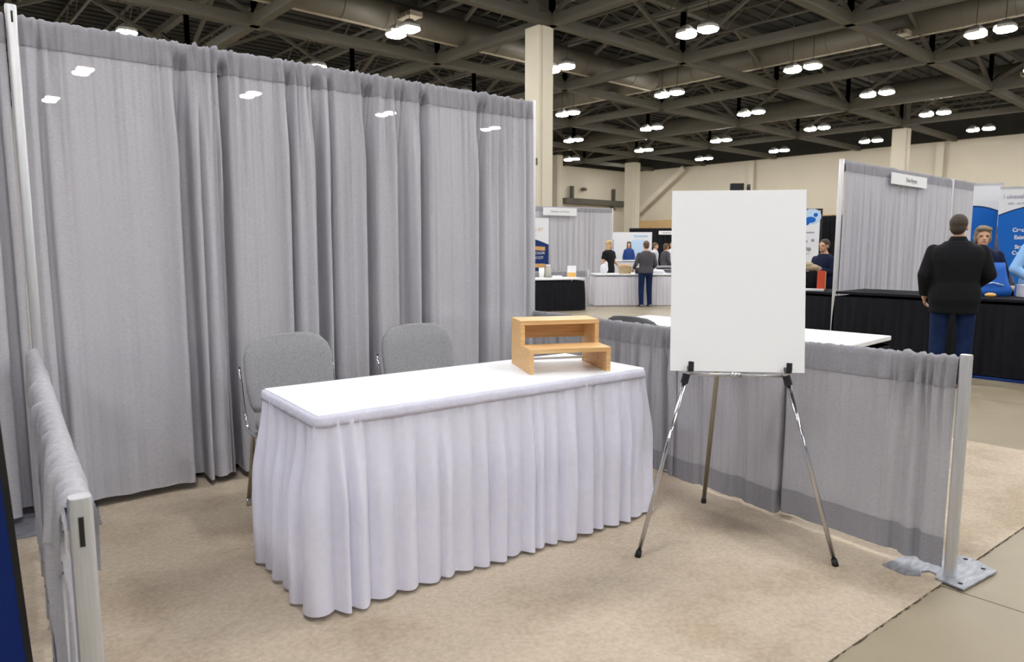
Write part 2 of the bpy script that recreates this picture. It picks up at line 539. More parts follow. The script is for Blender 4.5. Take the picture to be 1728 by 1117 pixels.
# high bay lamps, on the grid measured over the hall
proto = None
def lamp(x, y, label, group):
    global proto
    if proto is None:
        t = thing('high_bay_lamp', label, 'lamp', (x, y, CH - .12), 0, group)
        g = G()
        rings = []
        for z, w in ((.06, .29), (.16, .29), (.26, .18), (.34, .10)):
            rings.append([(w * a, w * b_, z) for a, b_ in ((-1, -.6), (-.6, -1), (.6, -1), (1, -.6), (1, .6), (.6, 1), (-.6, 1), (-1, .6))])
        g.loft(rings).make('housing', 'lampbody', t)
        rings = []
        for z, w in ((-.04, .15), (-.025, .24), (.01, .285), (.06, .29)):
            rings.append([(w * a, w * b_, z) for a, b_ in ((-1, -.6), (-.6, -1), (.6, -1), (1, -.6), (1, .6), (.6, 1), (-.6, 1), (-1, .6))])
        G().loft(rings).make('lens', 'lens', t)
        G().tube([(0, 0, .34), (0, 0, DECK - CH + .12)], .012, 6).make('cable', 'cable', t)
        proto = t
        return t
    return dup(proto, (x, y, CH - .12), 0, label, group)
special = {(13.5, 20.8): 'above the back drape, left of the big cream column', (6.65, 27.4): 'above the top left corner of the back drape',
           (20.85, 14.35): 'hanging over the easel board', (28.15, 7.9): 'highest at the upper right', (28.15, 14.35): 'right of and below the pair over the easel',
           (20.85, 20.8): 'peeking out right of the big column, upper'}
for x in LX:
    for y in LY:
        if y > 40 and x < 40 and x != 6.65: continue
        for dy in (-.42, .42):
            sp = special.get((x, y))
            if sp:
                lb = ('nearer' if dy < 0 else 'farther') + ' lamp of the pair ' + sp
                lamp(x, y + dy, lb, None) if proto is None else lamp(x, y + dy, lb, 'lamp pair ' + sp)
            else:
                lamp(x, y + dy, 'lit high bay lamp in one of the smaller pairs farther off under the ceiling', 'high bay lamps farther off under the ceiling')

# ------------------------------------------------------------------ carpet
Z0 = 0.006
edge = [(2.238, .951), (4.071, .836)]
sl = (edge[1][1] - edge[0][1]) / (edge[1][0] - edge[0][0])
ey = lambda x: .951 + sl * (x - 2.238)
tile = [(-5, ey(-5)), (5.62, ey(5.62)), (5.60, 7.2), (-5, 7.2)]
ct = thing('carpet', 'tan trodden carpet under the whole white skirted table booth', 'carpet')
G().poly(tile, 0.0, Z0).make('pile', 'carpet', ct)
g = G(); pts = []
x = -1.0
while x < 5.6:
    pts.append((x, ey(x) - .001 + R.uniform(-.004, .004), .003)); x += .018
g.tube(pts, [R.uniform(.001, .003) for _ in pts], 5)
g.make('frayed_edge', 'fray', ct)

# ------------------------------------------------------------------ drapes
def polyline(path):
    segs = []; tot = 0
    for a, b in zip(path, path[1:]):
        l = hypot(b[0] - a[0], b[1] - a[1]); segs.append((tot, l, a, b)); tot += l
    def at(s):
        for st, l, a, b in segs:
            if s <= st + l or (st, l, a, b) == segs[-1]:
                t = (s - st) / l
                d = ((b[0] - a[0]) / l, (b[1] - a[1]) / l)
                z = (a[2] + (b[2] - a[2]) * t) if len(a) > 2 else 0
                return a[0] + (b[0] - a[0]) * t, a[1] + (b[1] - a[1]) * t, z, d
    return at, tot

def drape_panel(label, at, s0, s1, zbot, bands, seed, side=-1, amp=.15, pocket=.105, hem=.11, rip=.015, soft=.009,
                m='drape', m2='drape2', group=None, step=.0065, rod=.022, nzr=46, name='drape_panel', ruf=.027, ripf=9.0, bell=0.0, under=.55, mh=None):
    """cloth hung on a rod: fold bands give where the cloth steps back; all folds are modelled"""
    n = max(8, int((s1 - s0) / step))
    S = [s0 + (s1 - s0) * i / n for i in range(n + 1)]
    def fold(s, t):
        d = rip * (nz(s * ripf, seed, t * .7) + .6 * nz(s * ripf * 2.3, seed + 3, t * .9))
        for b in bands:
            a, e, dep = b[0], b[1], b[2] if len(b) > 2 else 1.0
            sh = .018 * nz(a * 3.1, seed + 5.5, t * 1.3)
            a2, e2 = a + sh, e + sh
            grow = (.80 + .20 * t) * 1.22
            c = (a2 + e2) / 2; hw = (e2 - a2) / 2 * grow
            w = sm(c - hw - soft, c - hw + soft, s) * (1 - sm(c + hw - soft, c + hw + soft, s))
            d -= amp * dep * w
            # bulge of the neighbouring pleat
            d += amp * .25 * dep * (exp(-((s - (c - hw - .03)) / .025) ** 2) + exp(-((s - (c + hw + .03)) / .025) ** 2))
        return d
    def ruff(s):
        gq = 0.0
        for b in bands: gq += exp(-((s - (b[0] + b[1]) / 2) / .09) ** 2)
        return ruf * (nz(s * 30, seed + 9) + .8 * nz(s * 62, seed + 11)) * (.45 + 1.6 * min(1, gq))
    base = at(s0)
    o = wthing(name, label, 'drape', (base[0], base[1], 0), group)
    def lateral(s, t):
        o_ = 0.0
        for b in bands:
            dep = b[2] if len(b) > 2 else 1.0
            c = (b[0] + b[1]) / 2 + .018 * nz(b[0] * 3.1, seed + 5.5, t * 1.3); hw = (b[1] - b[0]) / 2 * (.80 + .20 * t) * 1.22
            q = (s - c) / hw
            if abs(q) < 2.6:
                w = 1 - sm(.6, 1.15, abs(q))
                o_ += (s - c) * dep * under * (w * 1.0 - .55 * sm(.8, 1.25, abs(q)) * (1 - sm(1.25, 2.6, abs(q))))
        return o_
    def pt(s, off, z, lat=0.0):
        x, y, zt, d = at(s)
        x += d[0] * lat; y += d[1] * lat
        nx, ny = -d[1] * side, d[0] * side
        return (x + nx * off, y + ny * off, z)
    def front(s, t):
        w = .30 + .70 * sm(0, .2, t)
        return rod + .006 + ruff(s) * (1 - .8 * sm(0, .4, t)) + fold(s, t) * w + bell * t
    rows = []
    for j in range(nzr + 1):
        t = j / nzr
        row = []
        for s in S:
            zt = at(s)[2]
            zb = zbot + .010 * nz(s * 6, seed + 20)
            z = (zt - pocket) + (zb - (zt - pocket)) * t
            row.append(pt(s, front(s, t), z, lateral(s, t) * sm(.02, .2, t)))
        rows.append(row)
    G().grid(rows).make('cloth', m, o, True)
    # rod pocket: doubled sleeve round the rod
    rows = []
    prof = [(None, -pocket - .004), (None, -pocket * .6), (1.15, -.035), (1.12, -.005), (.9, .018), (.35, .029), (-.35, .029), (-.9, .018), (-1.12, -.005), (-1.1, -.05), (-1.05, -pocket)]
    for a, dz in prof:
        row = []
        for s in S:
            zt = at(s)[2]
            r1 = 1 + .20 * nz(s * 34, seed + 13, a or 0) + .14 * nz(s * 75, seed + 17) + ruff(s) * 10
            r1 = max(.9, r1)
            if a is None:
                k = -dz / pocket
                row.append(pt(s, front(s, 0) * k + (1 - k) * rod * 1.2 * r1 + .003, zt + dz + (.003 * nz(s * 50, seed + 3))))
            else:
                row.append(pt(s, a * rod * r1 + (max(-.003, ruff(s) * .6) if a > 0 else 0), zt + dz * (r1 if dz > 0 else 1)))
        rows.append(row)
    G().grid(rows).make('rod_pocket', m2, o, True)
    if hem > 0:
        rows = []
        for j in range(7):
            q = j / 6
            row = []
            for s in S:
                zt = at(s)[2]; zb = zbot + .010 * nz(s * 6, seed + 20)
                z = zb + hem * (1 - q) - .001
                t = 1 - (z - zb) / ((zt - pocket) - zb)
                row.append(pt(s, front(s, min(1, t)) + .003, z, lateral(s, min(1, t))))
            rows.append(row)
        G().grid(rows).make('hem', mh or (m if m == 'drape' else m2), o, True)
    return o

def upright(label, x, y, h, r=.022, plate=None, slot_dir=None, group=None):
    o = wthing('upright_pole', label, 'pole', (x, y, 0), group)
    rings = []
    for z in (Z0 + .004, h - .006, h):
        rr = r if z < h else r * .93
        rings.append([(x + rr * 1.0 * (abs(cos(a)) ** .6) * (1 if cos(a) >= 0 else -1), y + rr * (abs(sin(a)) ** .6) * (1 if sin(a) >= 0 else -1), z) for a in [2 * pi * k / 20 for k in range(20)]])
    G().loft(rings).make('tube', 'alu', o, 'auto')
    if slot_dir:
        g = G()
        dx, dy = slot_dir
        a = atan2(dy, dx)
        g.box((x + dx * r * .97, y + dy * r * .97, h - .055), (.006, .008, .05), a)
        g.make('slot', 'slot', o)
    if plate:
        g = G(); g.poly(plate, Z0, Z0 + .007)
        g.make('base_plate', 'steel', o, bevel=.0015)
        g = G()
        g.tube([(x, y, Z0 + .007), (x, y, .05)], r * .8, 14).make('peg', 'steel', o)
    return o

# back drape line
BL, BR = (.525, 4.135), (3.795, 4.065)
at_back, LB = polyline([(BL[0], BL[1], 2.405), (BR[0], BR[1], 2.425)])
fx = lambda X: (X - BL[0]) / (BR[0] - BL[0]) * LB
def bands_x(lst): return [(fx(a), fx(b), *c) for a, b, *c in lst]
bA = bands_x([(.615, .640, .35), (1.225, 1.300), (1.343, 1.352, .9)])
bB = bands_x([(1.444, 1.500, 1.1), (1.835, 1.870), (1.992, 2.06), (2.10, 2.125, 1.0)])
bC = bands_x([(2.33, 2.41), (2.575, 2.66, .55), (2.745, 2.815, 1.0)])
bD = bands_x([(3.235, 3.318, .8), (3.46, 3.48, .2), (3.70, 3.73, .25)])
drape_panel('grey back drape panel beside the tall left pole, wide and flat', at_back, fx(.551), fx(1.43), .05, bA, 11, ripf=7)
drape_panel('grey back drape panel behind the left chair', at_back, fx(1.425), fx(2.17), .05, bB, 23, ripf=8)
drape_panel('grey back drape panel with deep folds behind the right chair', at_back, fx(2.128), fx(2.88), .05, bC, 37, ripf=9)
drape_panel('grey back drape panel at the right end, behind the wooden riser', at_back, fx(2.85), fx(3.775), .05, bD, 41, ripf=8)
at_left, LL = polyline([(-1.6, 4.19, 2.40), (.50, 4.135, 2.405)])
drape_panel('grey back drape panel left of the tall left pole, at the picture edge', at_left, .05, LL + .0, .05, [(LL - .09, LL - .045, .8), (LL - .5, LL - .42), (LL - .9, LL - .82)], 51)
def rod(label, p0, p1, r=.014):
    o = wthing('crossbar', label, 'bar', p0)
    G().tube([p0, p1], r, 12).make('rod_tube', 'alu', o, True)
    d = (Vector(p1) - Vector(p0)).normalized()
    g = G(); g.bar(Vector(p0) - d * .012, Vector(p0) + d * .006, .006, .022); g.bar(Vector(p1) - d * .006, Vector(p1) + d * .012, .006, .022)
    g.make('hook', 'steel', o)
    return o
rod('horizontal bar inside the top hem of the back drape right of the tall left pole', (BL[0] + .035, BL[1], 2.405), (BR[0] - .035, BR[1], 2.425))
rod('horizontal bar inside the top hem of the back drape left of the tall left pole', (-1.6, 4.19, 2.40), (.488, 4.136, 2.405))
upright('tall left aluminium pole holding the grey back drape', BL[0], 4.085, 2.465, .023,
        [(.33, 3.90), (.70, 3.84), (.76, 4.28), (.36, 4.32)], (0, -1))
upright('tall aluminium pole at the right end of the grey back drape', BR[0], BR[1], 2.465, .020,
        [(3.60, 3.88), (3.98, 3.88), (3.98, 4.26), (3.60, 4.26)], (1, 0))

# right rail: two bars meeting at a low pole
RP = [(3.208, .905, .895), (3.30, 1.66, .880), (3.40, 2.43, .865), (3.77, 4.02, .835)]
at_rail, LR = polyline(RP)
def rs(y):
    lo, hi = 0, LR
    for _ in range(50):
        m_ = (lo + hi) / 2
        if at_rail(m_)[1] < y: lo = m_
        else: hi = m_
    return lo
drape_panel('low grey side rail drape right of the easel, ending at the short pole', at_rail, .012, rs(1.70), .045,
            [(rs(1.10), rs(1.13), .35), (rs(1.02), rs(1.035), .4), (rs(1.675), rs(1.72), .8)], 61, side=1, amp=.06, hem=.125, m='rail', rod=.017, nzr=26, rip=.010, ripf=6, pocket=.09, soft=.014)
drape_panel('low grey side rail drape seen between the easel legs', at_rail, rs(1.64), rs(2.40), .022,
            [(rs(1.61), rs(1.70), .9), (rs(1.93), rs(1.97), .3), (rs(2.2), rs(2.22), .2)], 67, side=1, amp=.06, hem=.12, m='rail', rod=.017, nzr=26, rip=.012, ripf=6, pocket=.09, soft=.016, bell=-.01)
drape_panel('low grey side rail drape behind the right end of the white table', at_rail, rs(2.38), LR - .02, .03,
            [(rs(2.43), rs(2.49), 1), (rs(2.58), rs(2.62), .6), (rs(2.71), rs(2.75), .6), (rs(2.9), rs(2.96), .7), (rs(3.2), rs(3.26), .7), (rs(3.6), rs(3.66), .7)],
            71, side=1, amp=.05, hem=.12, m='rail', rod=.017, nzr=26, rip=.010, ripf=9, pocket=.09)
rod('bar inside the top hem of the low side rail, near half', (RP[0][0] + .01, RP[0][1] + .03, .895), (3.398, 2.40, .865), .008)
rod('bar inside the top hem of the low side rail, far half', (3.406, 2.46, .864), (3.764, 4.0, .8355), .008)
upright('short aluminium pole at the right end of the low side rail, on a steel plate', 3.205, .895, .935, .0215, None, (.6, -.8))
pole = bpy.data.objects['upright_pole.002']
pl = [(3.105, .815), (3.395, .775), (3.462, .90), (3.385, 1.02), (3.22, 1.10), (3.10, 1.12), (3.075, 1.02), (3.115, .975), (3.155, .985), (3.185, .965), (3.175, .935), (3.13, .925)]
G().poly(pl, Z0, Z0 + .008).make('base_plate', 'steel', pole, bevel=.0015)
g = G()
for a, b in ((3.15, .84), (3.37, .82), (3.42, .90)): g.tube([(a, b, Z0 + .0075), (a, b, Z0 + .0095)], .009, 12)
g.make('bolt_holes', 'slot', pole)
upright('low aluminium pole where the two halves of the side rail meet', 3.462, 2.445, .85, .014, [(3.44, 2.36), (3.60, 2.36), (3.60, 2.52), (3.44, 2.52)])

# left rail
LP = [(.213, 1.355, .905), (.505, 4.09, .845)]
at_lr, LL2 = polyline(LP)
drape_panel('low grey rail drape at the left foreground, bunched on its bar', at_lr, .02, LL2 - .03, .05,
            [(.30, .36, .6), (.62, .70, .7), (1.0, 1.08, .8), (1.4, 1.5, .8), (1.8, 1.9, .8), (2.2, 2.3, .8)], 83, side=1, amp=.04, hem=.12, m='rail', m2='rail', rod=.024, nzr=26, rip=.010, ripf=7, ruf=.018, pocket=.11)
rod('bar inside the bunched top hem of the left foreground rail', (LP[0][0] + .003, LP[0][1] + .01, .905), (.5, 4.08, .845), .013)
upright('short aluminium pole with a slot at the left foreground, ending the rail', .210, 1.318, .955, .0178,
        [(.03, 1.14), (.37, 1.14), (.37, 1.48), (.03, 1.48)], (-.16, -.99))

# gathered table skirts; the black one behind the back drape is added for shade
def skirt(label, path, ztop, zbot, m, seed, pw=.085, amp=.022, flare=.03, parent=None, name='table_skirt', nzr=22, topamp=.25, close=False, mband=None, band=.05, step=.008, rnd=.05):
    # rounded corners
    P2 = []
    for i, p in enumerate(path):
        if 0 < i < len(path) - 1:
            a, b = Vector(path[i - 1]), Vector(path[i + 1]); c = Vector(p)
            d1 = (a - c).normalized(); d2 = (b - c).normalized()
            for k in range(7):
                t = k / 6
                P2.append((c + d1 * rnd * (1 - t) ** 2 + d2 * rnd * t ** 2)[:])
        else:
            P2.append(tuple(p))
    at, Ltot = polyline([(p[0], p[1], 0) for p in P2])
    rr = random.Random(seed)
    cuts = [0]
    while cuts[-1] < Ltot: cuts.append(cuts[-1] + pw * rr.uniform(.7, 1.35))
    amps = [rr.uniform(.55, 1.2) for _ in cuts]
    leans = [rr.uniform(.30, .62) for _ in cuts]
    n = int(Ltot / step)
    S = [Ltot * i / n for i in range(n + 1)]
    def pleat(s, t):
        s2 = s + .012 * nz(s * 4, seed, t * 1.5)
        k = 0
        while k < len(cuts) - 2 and cuts[k + 1] <= s2: k += 1
        u = max(0, min(1, (s2 - cuts[k]) / (cuts[k + 1] - cuts[k])))
        le = leans[k]
        v = u / le if u < le else (1 - u) / (1 - le)
        v = sin(v * pi / 2) ** .9
        return v * amps[k]
    def norm(s):
        a = at(max(0, s - .03)); b = at(min(Ltot, s + .03))
        dx, dy = b[0] - a[0], b[1] - a[1]; l = hypot(dx, dy)
        return dy / l, -dx / l
    rows = []
    zb_top = ztop - band * .55
    nn = [norm(s) for s in S]; pp = [at(s) for s in S]
    for j in range(nzr + 1):
        t = j / nzr
        row = []
        for i, s in enumerate(S):
            w = topamp + (1 - topamp) * sm(0, .5, t)
            hi = .009 * nz(s * 55, seed + 2) * (1 - sm(0, .25, t))
            off = .004 + amp * pleat(s, t) * w + flare * (t ** .8) + hi + .006 * nz(s * 5, seed + 8, t * 2)
            z = zb_top + (zbot - zb_top) * t + (.006 * nz(s * 9, seed + 4) if j == nzr else 0)
            row.append((pp[i][0] + nn[i][0] * off, pp[i][1] + nn[i][1] * off, z))
        rows.append(row)
    if parent is None:
        o = wthing(name, label, 'table skirt', (path[0][0], path[0][1], 0))
    else:
        o = parent
    G().grid(rows).make('skirt_cloth', m, o, True)
    if mband:
        rows = []
        for dz, of in ((0, .001), (0, .008), (-band * .3, .014), (-band * .7, .016), (-band, .0165), (-band * 1.02, .004)):
            rows.append([(pp[i][0] + nn[i][0] * (of + .002 * nz(s * 30, dz * 40)), pp[i][1] + nn[i][1] * (of + .002 * nz(s * 30, dz * 40)), ztop + dz + .002 * nz(s * 14, seed)) for i, s in enumerate(S)])
        G().grid(rows).make('skirt_band', mband, o, True)
    return o

# ------------------------------------------------------------------ white table
A5 = radians(-5.1)
FLx, FLy = 1.118, 2.328
ux, uy = cos(A5), sin(A5)
vx, vy = -uy, ux
TL, TD = 1.69, .605
tp = lambda a, b: (FLx + ux * a + vx * b, FLy + uy * a + vy * b)
TH = .762
c = tp(TL / 2, TD / 2)
tb = thing('folding_table', 'long white topped folding table in the middle of the booth', 'table', (c[0], c[1], Z0), A5)
G().box((0, 0, TH - Z0 - .014), (TL, TD, .028)).make('tabletop', 'top', tb, bevel=.006, seg=3)
for sx in (-1, 1):
    for sy in (-1, 1):
        g = G(); g.tube([(sx * (TL / 2 - .2), sy * (TD / 2 - .09), 0), (sx * (TL / 2 - .2), sy * (TD / 2 - .09), TH - Z0 - .028)], .014, 10)
        g.make('leg', 'bronze', tb, True)
skirt('white gathered skirt hanging round the long white table', [tp(.0, TD), tp(0, 0), tp(TL, 0), tp(TL, TD)], TH - .006, .022, 'skirt', 5,
      pw=.086, amp=.054, flare=.014, mband='band', band=.040, topamp=.16, rnd=.03, nzr=30)

# ------------------------------------------------------------------ wooden two step riser
aw = atan2(2.217 - 2.406, 2.596 - 2.236)
rt = thing('display_riser', 'two step bamboo riser standing on the right end of the white table', 'riser', (2.236, 2.412, TH), aw)
W_, D_, T_ = .407, .355, .022
H1, H2, DS = .118, .237, .19
def lpanel(x0):
    pts = [(0, 0), (D_, 0), (D_, H2), (D_ - DS, H2), (D_ - DS, H1), (0, H1)]
    vs = [(x0, p[0], p[1]) for p in pts] + [(x0 + T_, p[0], p[1]) for p in pts]
    n = 6
    fs = [tuple(range(n)), tuple(reversed(range(n, 2 * n)))] + [(k, n + k, n + (k + 1) % n, (k + 1) % n) for k in range(n)]
    return G().add(vs, fs)
lpanel(0).make('side_panel', 'wood', rt, bevel=.0015)
lpanel(W_ - T_).make('side_panel', 'wood', rt, bevel=.0015)
G().box((W_ / 2, (D_ - DS) / 2 + .005, H1 - T_ / 2 + .0015), (W_ + .001, D_ - DS + .012, T_)).make('lower_step', 'wood', rt, bevel=.002)
G().box((W_ / 2, D_ - DS / 2 - .001, H2 - T_ / 2 + .0015), (W_ + .001, DS + .004, T_)).make('upper_step', 'wood', rt, bevel=.002)
G().box((W_ / 2, D_ - .012, H2 - T_ - .042), (W_ - 2 * T_, .014, .084)).make('back_panel', 'wood', rt)
G().box((W_ / 2, D_ - .012, .02), (W_ - 2 * T_, .014, .012)).make('reflection_strip', 'whitepl', rt)  # thin white strip standing in for reflections seen under the step

# ------------------------------------------------------------------ chairs
def chair(label, loc, rz, fab='chairfab', leg='bronze'):
    t = thing('stacking_chair', label, 'chair', loc, rz, None)
    # local: seat front towards -y, origin on floor under the backrest, width .48
    rings = []
    for z, hw in ((.50, .205), (.54, .225), (.62, .236), (.72, .240), (.78, .238), (.83, .222), (.865, .19), (.886, .14), (.893, .06)):
        yb = (z - .45) * .17
        d = .026 if z < .86 else .016
        ring = []
        for k in range(24):
            a = 2 * pi * k / 24
            ca, sa = cos(a), sin(a)
            x = hw * (abs(ca) ** .35) * (1 if ca >= 0 else -1)
            curve = .03 * (x / .24) ** 2
            ring.append((x, yb - curve + d * (abs(sa) ** .7) * (1 if sa >= 0 else -1), z))
        rings.append(ring)
    G().loft(rings).make('backrest', fab, t, True)
    rings = []
    for z, k in ((.425, .90), (.432, 1.0), (.465, 1.0), (.482, .93)):
        ring = []
        for q in range(24):
            a = 2 * pi * q / 24; ca, sa = cos(a), sin(a)
            ring.append((.225 * k * (abs(ca) ** .35) * (1 if ca >= 0 else -1), -.225 + .215 * k * (abs(sa) ** .35) * (1 if sa >= 0 else -1), z))
        rings.append(ring)
    G().loft(rings).make('seat', fab, t, True)
    for sx in (-1, 1):
        G().tube([(sx * .252, .062, .735), (sx * .250, .050, .66), (sx * .245, .022, .50), (sx * .242, -.005, .43), (sx * .240, -.05, .405), (sx * .236, -.2, .405), (sx * .235, -.40, .405)], .009, 8).make('side_frame', 'chrome', t, True)
    for sx in (-1, 1):
        l = G().tube([(sx * .225, -.05, .40), (sx * .235, -.02, .20), (sx * .246, .012, .035)], .0115, 10).make('leg', leg, t, True)
        G().tube([(sx * .246, .012, .04), (sx * .247, .014, 0)], .013, 10).make('glide', 'chrome', l, True)
        l = G().tube([(sx * .225, -.36, .40), (sx * .235, -.39, .2), (sx * .243, -.415, .035)], .0115, 10).make('leg', leg, t, True)
        G().tube([(sx * .243, -.415, .04), (sx * .244, -.416, 0)], .013, 10).make('glide', 'chrome', l, True)
    G().tube([(-.225, -.05, .395), (.225, -.05, .395)], .009, 8).make('cross_brace', leg, t, True)
    return t
c1 = chair('grey upholstered chair at the left end of the white table, its metal leg showing', (1.585, 3.585, Z0), A5)
c2 = dup(c1, (2.365, 3.515, Z0), A5, 'grey upholstered chair behind the middle of the white table, only its back showing')

# ------------------------------------------------------------------ easel and board
APEX = Vector((2.800, 1.700, 1.622))
FEET = [Vector((2.383, 1.867, Z0)), Vector((2.949, 1.251, Z0)), Vector((3.173, 2.055, Z0))]
es = wthing('display_easel', 'chrome tripod easel with black feet in front of the low side rail', 'easel', (2.80, 1.70, 0))
nb = Vector((.736, .677, 0)).normalized()
for i, f in enumerate(FEET):
    top = APEX + (f - APEX) * .02
    m_ = f.lerp(APEX, .5)
    lg = G().tube([f + (APEX - f) * .012, m_], .0095 if i < 2 else .011, 12)
    lg.tube([m_, top], .0125, 12)
    lo = lg.make('leg', 'chrome' if i < 2 else 'bronze', es, True)
    ft = G().tube([f, f + (APEX - f).normalized() * .03], [.014, .0125], 12).make('rubber_foot', 'rubber', lo, True, off=tuple(es['origin']))
hold = []
for i in (0, 1):
    f = FEET[i]
    p = f.lerp(APEX, .505); d = (APEX - f).normalized()
    h = G().tube([p - d * .055, p - d * .012], .0165, 14).tube([p + d * .006, p + d * .03], .0165, 14)
    h.bar(p + d * .02, p + d * .02 - nb * .075, .022, .018)
    tip = p + d * .02 - nb * .075
    h.bar(tip, tip + Vector((0, 0, .035)), .02, .012)
    ho = h.make('holder', 'blackp', es)
    G().tube([p - d * .012, p + d * .006], .0165, 14).make('clamp_ring', 'chrome', ho, True, off=tuple(es['origin']))
    hold.append(p)
a, b = hold
mid = (a + b) / 2
G().tube([a - Vector((0, 0, .012)), mid - Vector((0, 0, .014))], .007, 10).make('crossbar', 'alu', es, True)
G().tube([mid - Vector((0, 0, .014)), b - Vector((0, 0, .016))], .005, 10).make('crossbar', 'alu', es, True)
G().tube([mid.lerp(a, .12) - Vector((0, 0, .014)), mid.lerp(b, .1) - Vector((0, 0, .014))], .010, 12).make('collar', 'chrome', es, True)
rl = FEET[2].lerp(APEX, .55)
G().tube([mid - Vector((0, 0, .012)), rl], .004, 8).make('strut', 'chrome', es, True)
g = G(); e = Vector((nb.y, -nb.x, 0))
g.bar(APEX - e * .028 + Vector((0, 0, -.01)), APEX + e * .028 + Vector((0, 0, -.01)), .03, .045)
g.make('head', 'blackp', es, bevel=.003)
G().tube([APEX + e * .05 + Vector((0, 0, -.03)), APEX + e * .05 + Vector((0, 0, .008))], .008, 10).make('top_peg', 'blackp', es, True)
bw, bh, tilt = .562, .780, radians(7)
bc = Vector((2.709, 1.613, .828))
upv = (nb * sin(tilt) + Vector((0, 0, cos(tilt))))
rv = Vector((nb.y, -nb.x, 0))
nv = rv.cross(upv)
mt = Matrix((rv, nv, upv)).transposed()
bo = G().box(tuple(bc + upv * bh / 2), (bw, .006, bh), mtx=mt).make('presentation_board', 'board', None, bevel=.0008, seg=1)
tag(bo, 'blank white board propped upright on the chrome easel', 'board')

# ------------------------------------------------------------------ left foreground banner
t = thing('blue_banner', 'deep blue standing banner at the left picture edge beside the rail', 'banner', (-.207, 1.95, 0), radians(-8))
G().box((0, 0, 1.05), (.80, .012, 2.0), mtx=Matrix.Rotation(radians(0), 3, 'X')).make('print_panel', 'leftblue', t)
G().box((.405, 0, 1.05), (.012, .02, 2.02)).make('edge_strip', 'slot', t)
g = G()
for k in range(5): g.ell((.33 - .03 * k, -.008, .86 - .075 * k + .02 * (k % 2)), (.022, .003, .045))
g.make('light_blue_motif', 'cyan', t)
G().box((0, 0, .025), (.85, .2, .05)).make('base_case', 'blackp', t, bevel=.01)
t.rotation_euler = (0, radians(-2.2), radians(-8))

# ------------------------------------------------------------------ neighbouring booth to the right
def plain_table(label, c, L, D, z, rz, topm='whitepl', skm='blackcl', pw=.1, amp=.014, name='skirted_table', seed=1, flare=.02, topth=.03, zb=.015, cat='table', sides=4, topamp=.3):
    t = thing(name, label, cat, (c[0], c[1], 0), rz)
    G().box((0, 0, z - topth / 2), (L, D, topth)).make('tabletop', topm, t, bevel=.005)
    h = (L / 2 - .002, D / 2 - .002)
    path = [(h[0], h[1]), (-h[0], h[1]), (-h[0], -h[1]), (h[0], -h[1]), (h[0], h[1])]
    skirt('', path, z - topth, zb, skm, seed, pw=pw, amp=amp, flare=flare, parent=t, rnd=.04, nzr=10, step=.016, topamp=topamp)
    return t
plain_table('black skirted table with a white top just behind the low side rail', (4.70, 2.86), 2.0, .70, .76, radians(92), seed=3)
c3 = chair('dark grey chair behind the low side rail, top of its back showing', (3.82, 3.055, 0), radians(-95), 'chairdark')
c3.rotation_euler = (0, 0, radians(92 + 180 - 180))
# white table behind the right end of the back drape
plain_table('white topped black skirted table corner showing behind the right end of the back drape', (4.22, 5.26), 1.66, .62, .74, radians(83), seed=4)
plain_table('low black skirted table added unseen behind the grey back drape to darken the gap below', (1.6, 4.62), 2.9, .6, .73, radians(-2), topm='blackcl', seed=8)  # added table, its black stands for the shade under the drape hem

# ------------------------------------------------------------------ right hand booth: long black counter, drape, sign, banners
plain_table('long black skirted counter behind the man in the black jacket', (8.92, 2.06), 3.48, .80, .826, radians(90), topm='blackcl', seed=9, amp=.02, zb=.03)
t = thing('blue_floor_tape', 'blue strip of plastic lying under the front of the long black counter', 'tape', (8.43, 2.1, 0), radians(90))
G().box((0, 0, .012), (1.1, .06, .022)).make('strip', 'navy', t, bevel=.004)
plain_table('black skirted table left of the right hand booth pole, papers on it', (9.95, 4.95), 1.5, .75, .745, radians(82), topm='blackcl', seed=10)
at_b2, L2 = polyline([(9.16, 4.08, 2.41), (13.05, 4.06, 2.41), (17.3, 4.04, 2.41)])
rb = random.Random(3)
def auto_bands(L, mean, rr, wmin=.03, wmax=.07):
    o = []; s = rr.uniform(.05, .15)
    while s < L - .1:
        w = rr.uniform(wmin, wmax); o.append((s, s + w, rr.uniform(.4, 1))); s += w + mean * rr.uniform(.4, 1.6)
    return o
drape_panel('grey drape of the right hand booth behind the man in the black jacket, near half', at_b2, .03, 3.87, .05, auto_bands(3.87, .13, rb), 91, amp=.05, step=.02, nzr=14, hem=0, name='drape_panel')
drape_panel('grey drape of the right hand booth, far half behind the blue and white banners', at_b2, 3.91, L2, .05, [(a + 3.9, b + 3.9, c_) for a, b, c_ in auto_bands(4.3, .13, rb)], 97, amp=.05, step=.02, nzr=14, hem=0)
upright('tall pole at the near end of the right hand booth drape', 9.13, 4.08, 2.45, .028, [(8.98, 3.93), (9.28, 3.93), (9.28, 4.23), (8.98, 4.23)])
upright('tall pole joining the two halves of the right hand booth drape', 13.05, 4.03, 2.44, .022, [(12.9, 3.9), (13.2, 3.9), (13.2, 4.15), (12.9, 4.15)])
rod('top bar of the right hand booth drape', (9.16, 4.08, 2.41), (13.05, 4.06, 2.41))
t = thing('booth_sign', 'white name sign hanging on the right hand booth drape', 'sign', (11.12, 3.985, 2.295), 0)
G().box((0, 0, 0), (1.33, .006, .155)).make('card', 'paper', t)
text('lettering', 'Dina Brynes', .085, Matrix.Translation((.06, -.006, 0)) @ Matrix.Rotation(radians(90), 4, 'X'), 'grey', t)

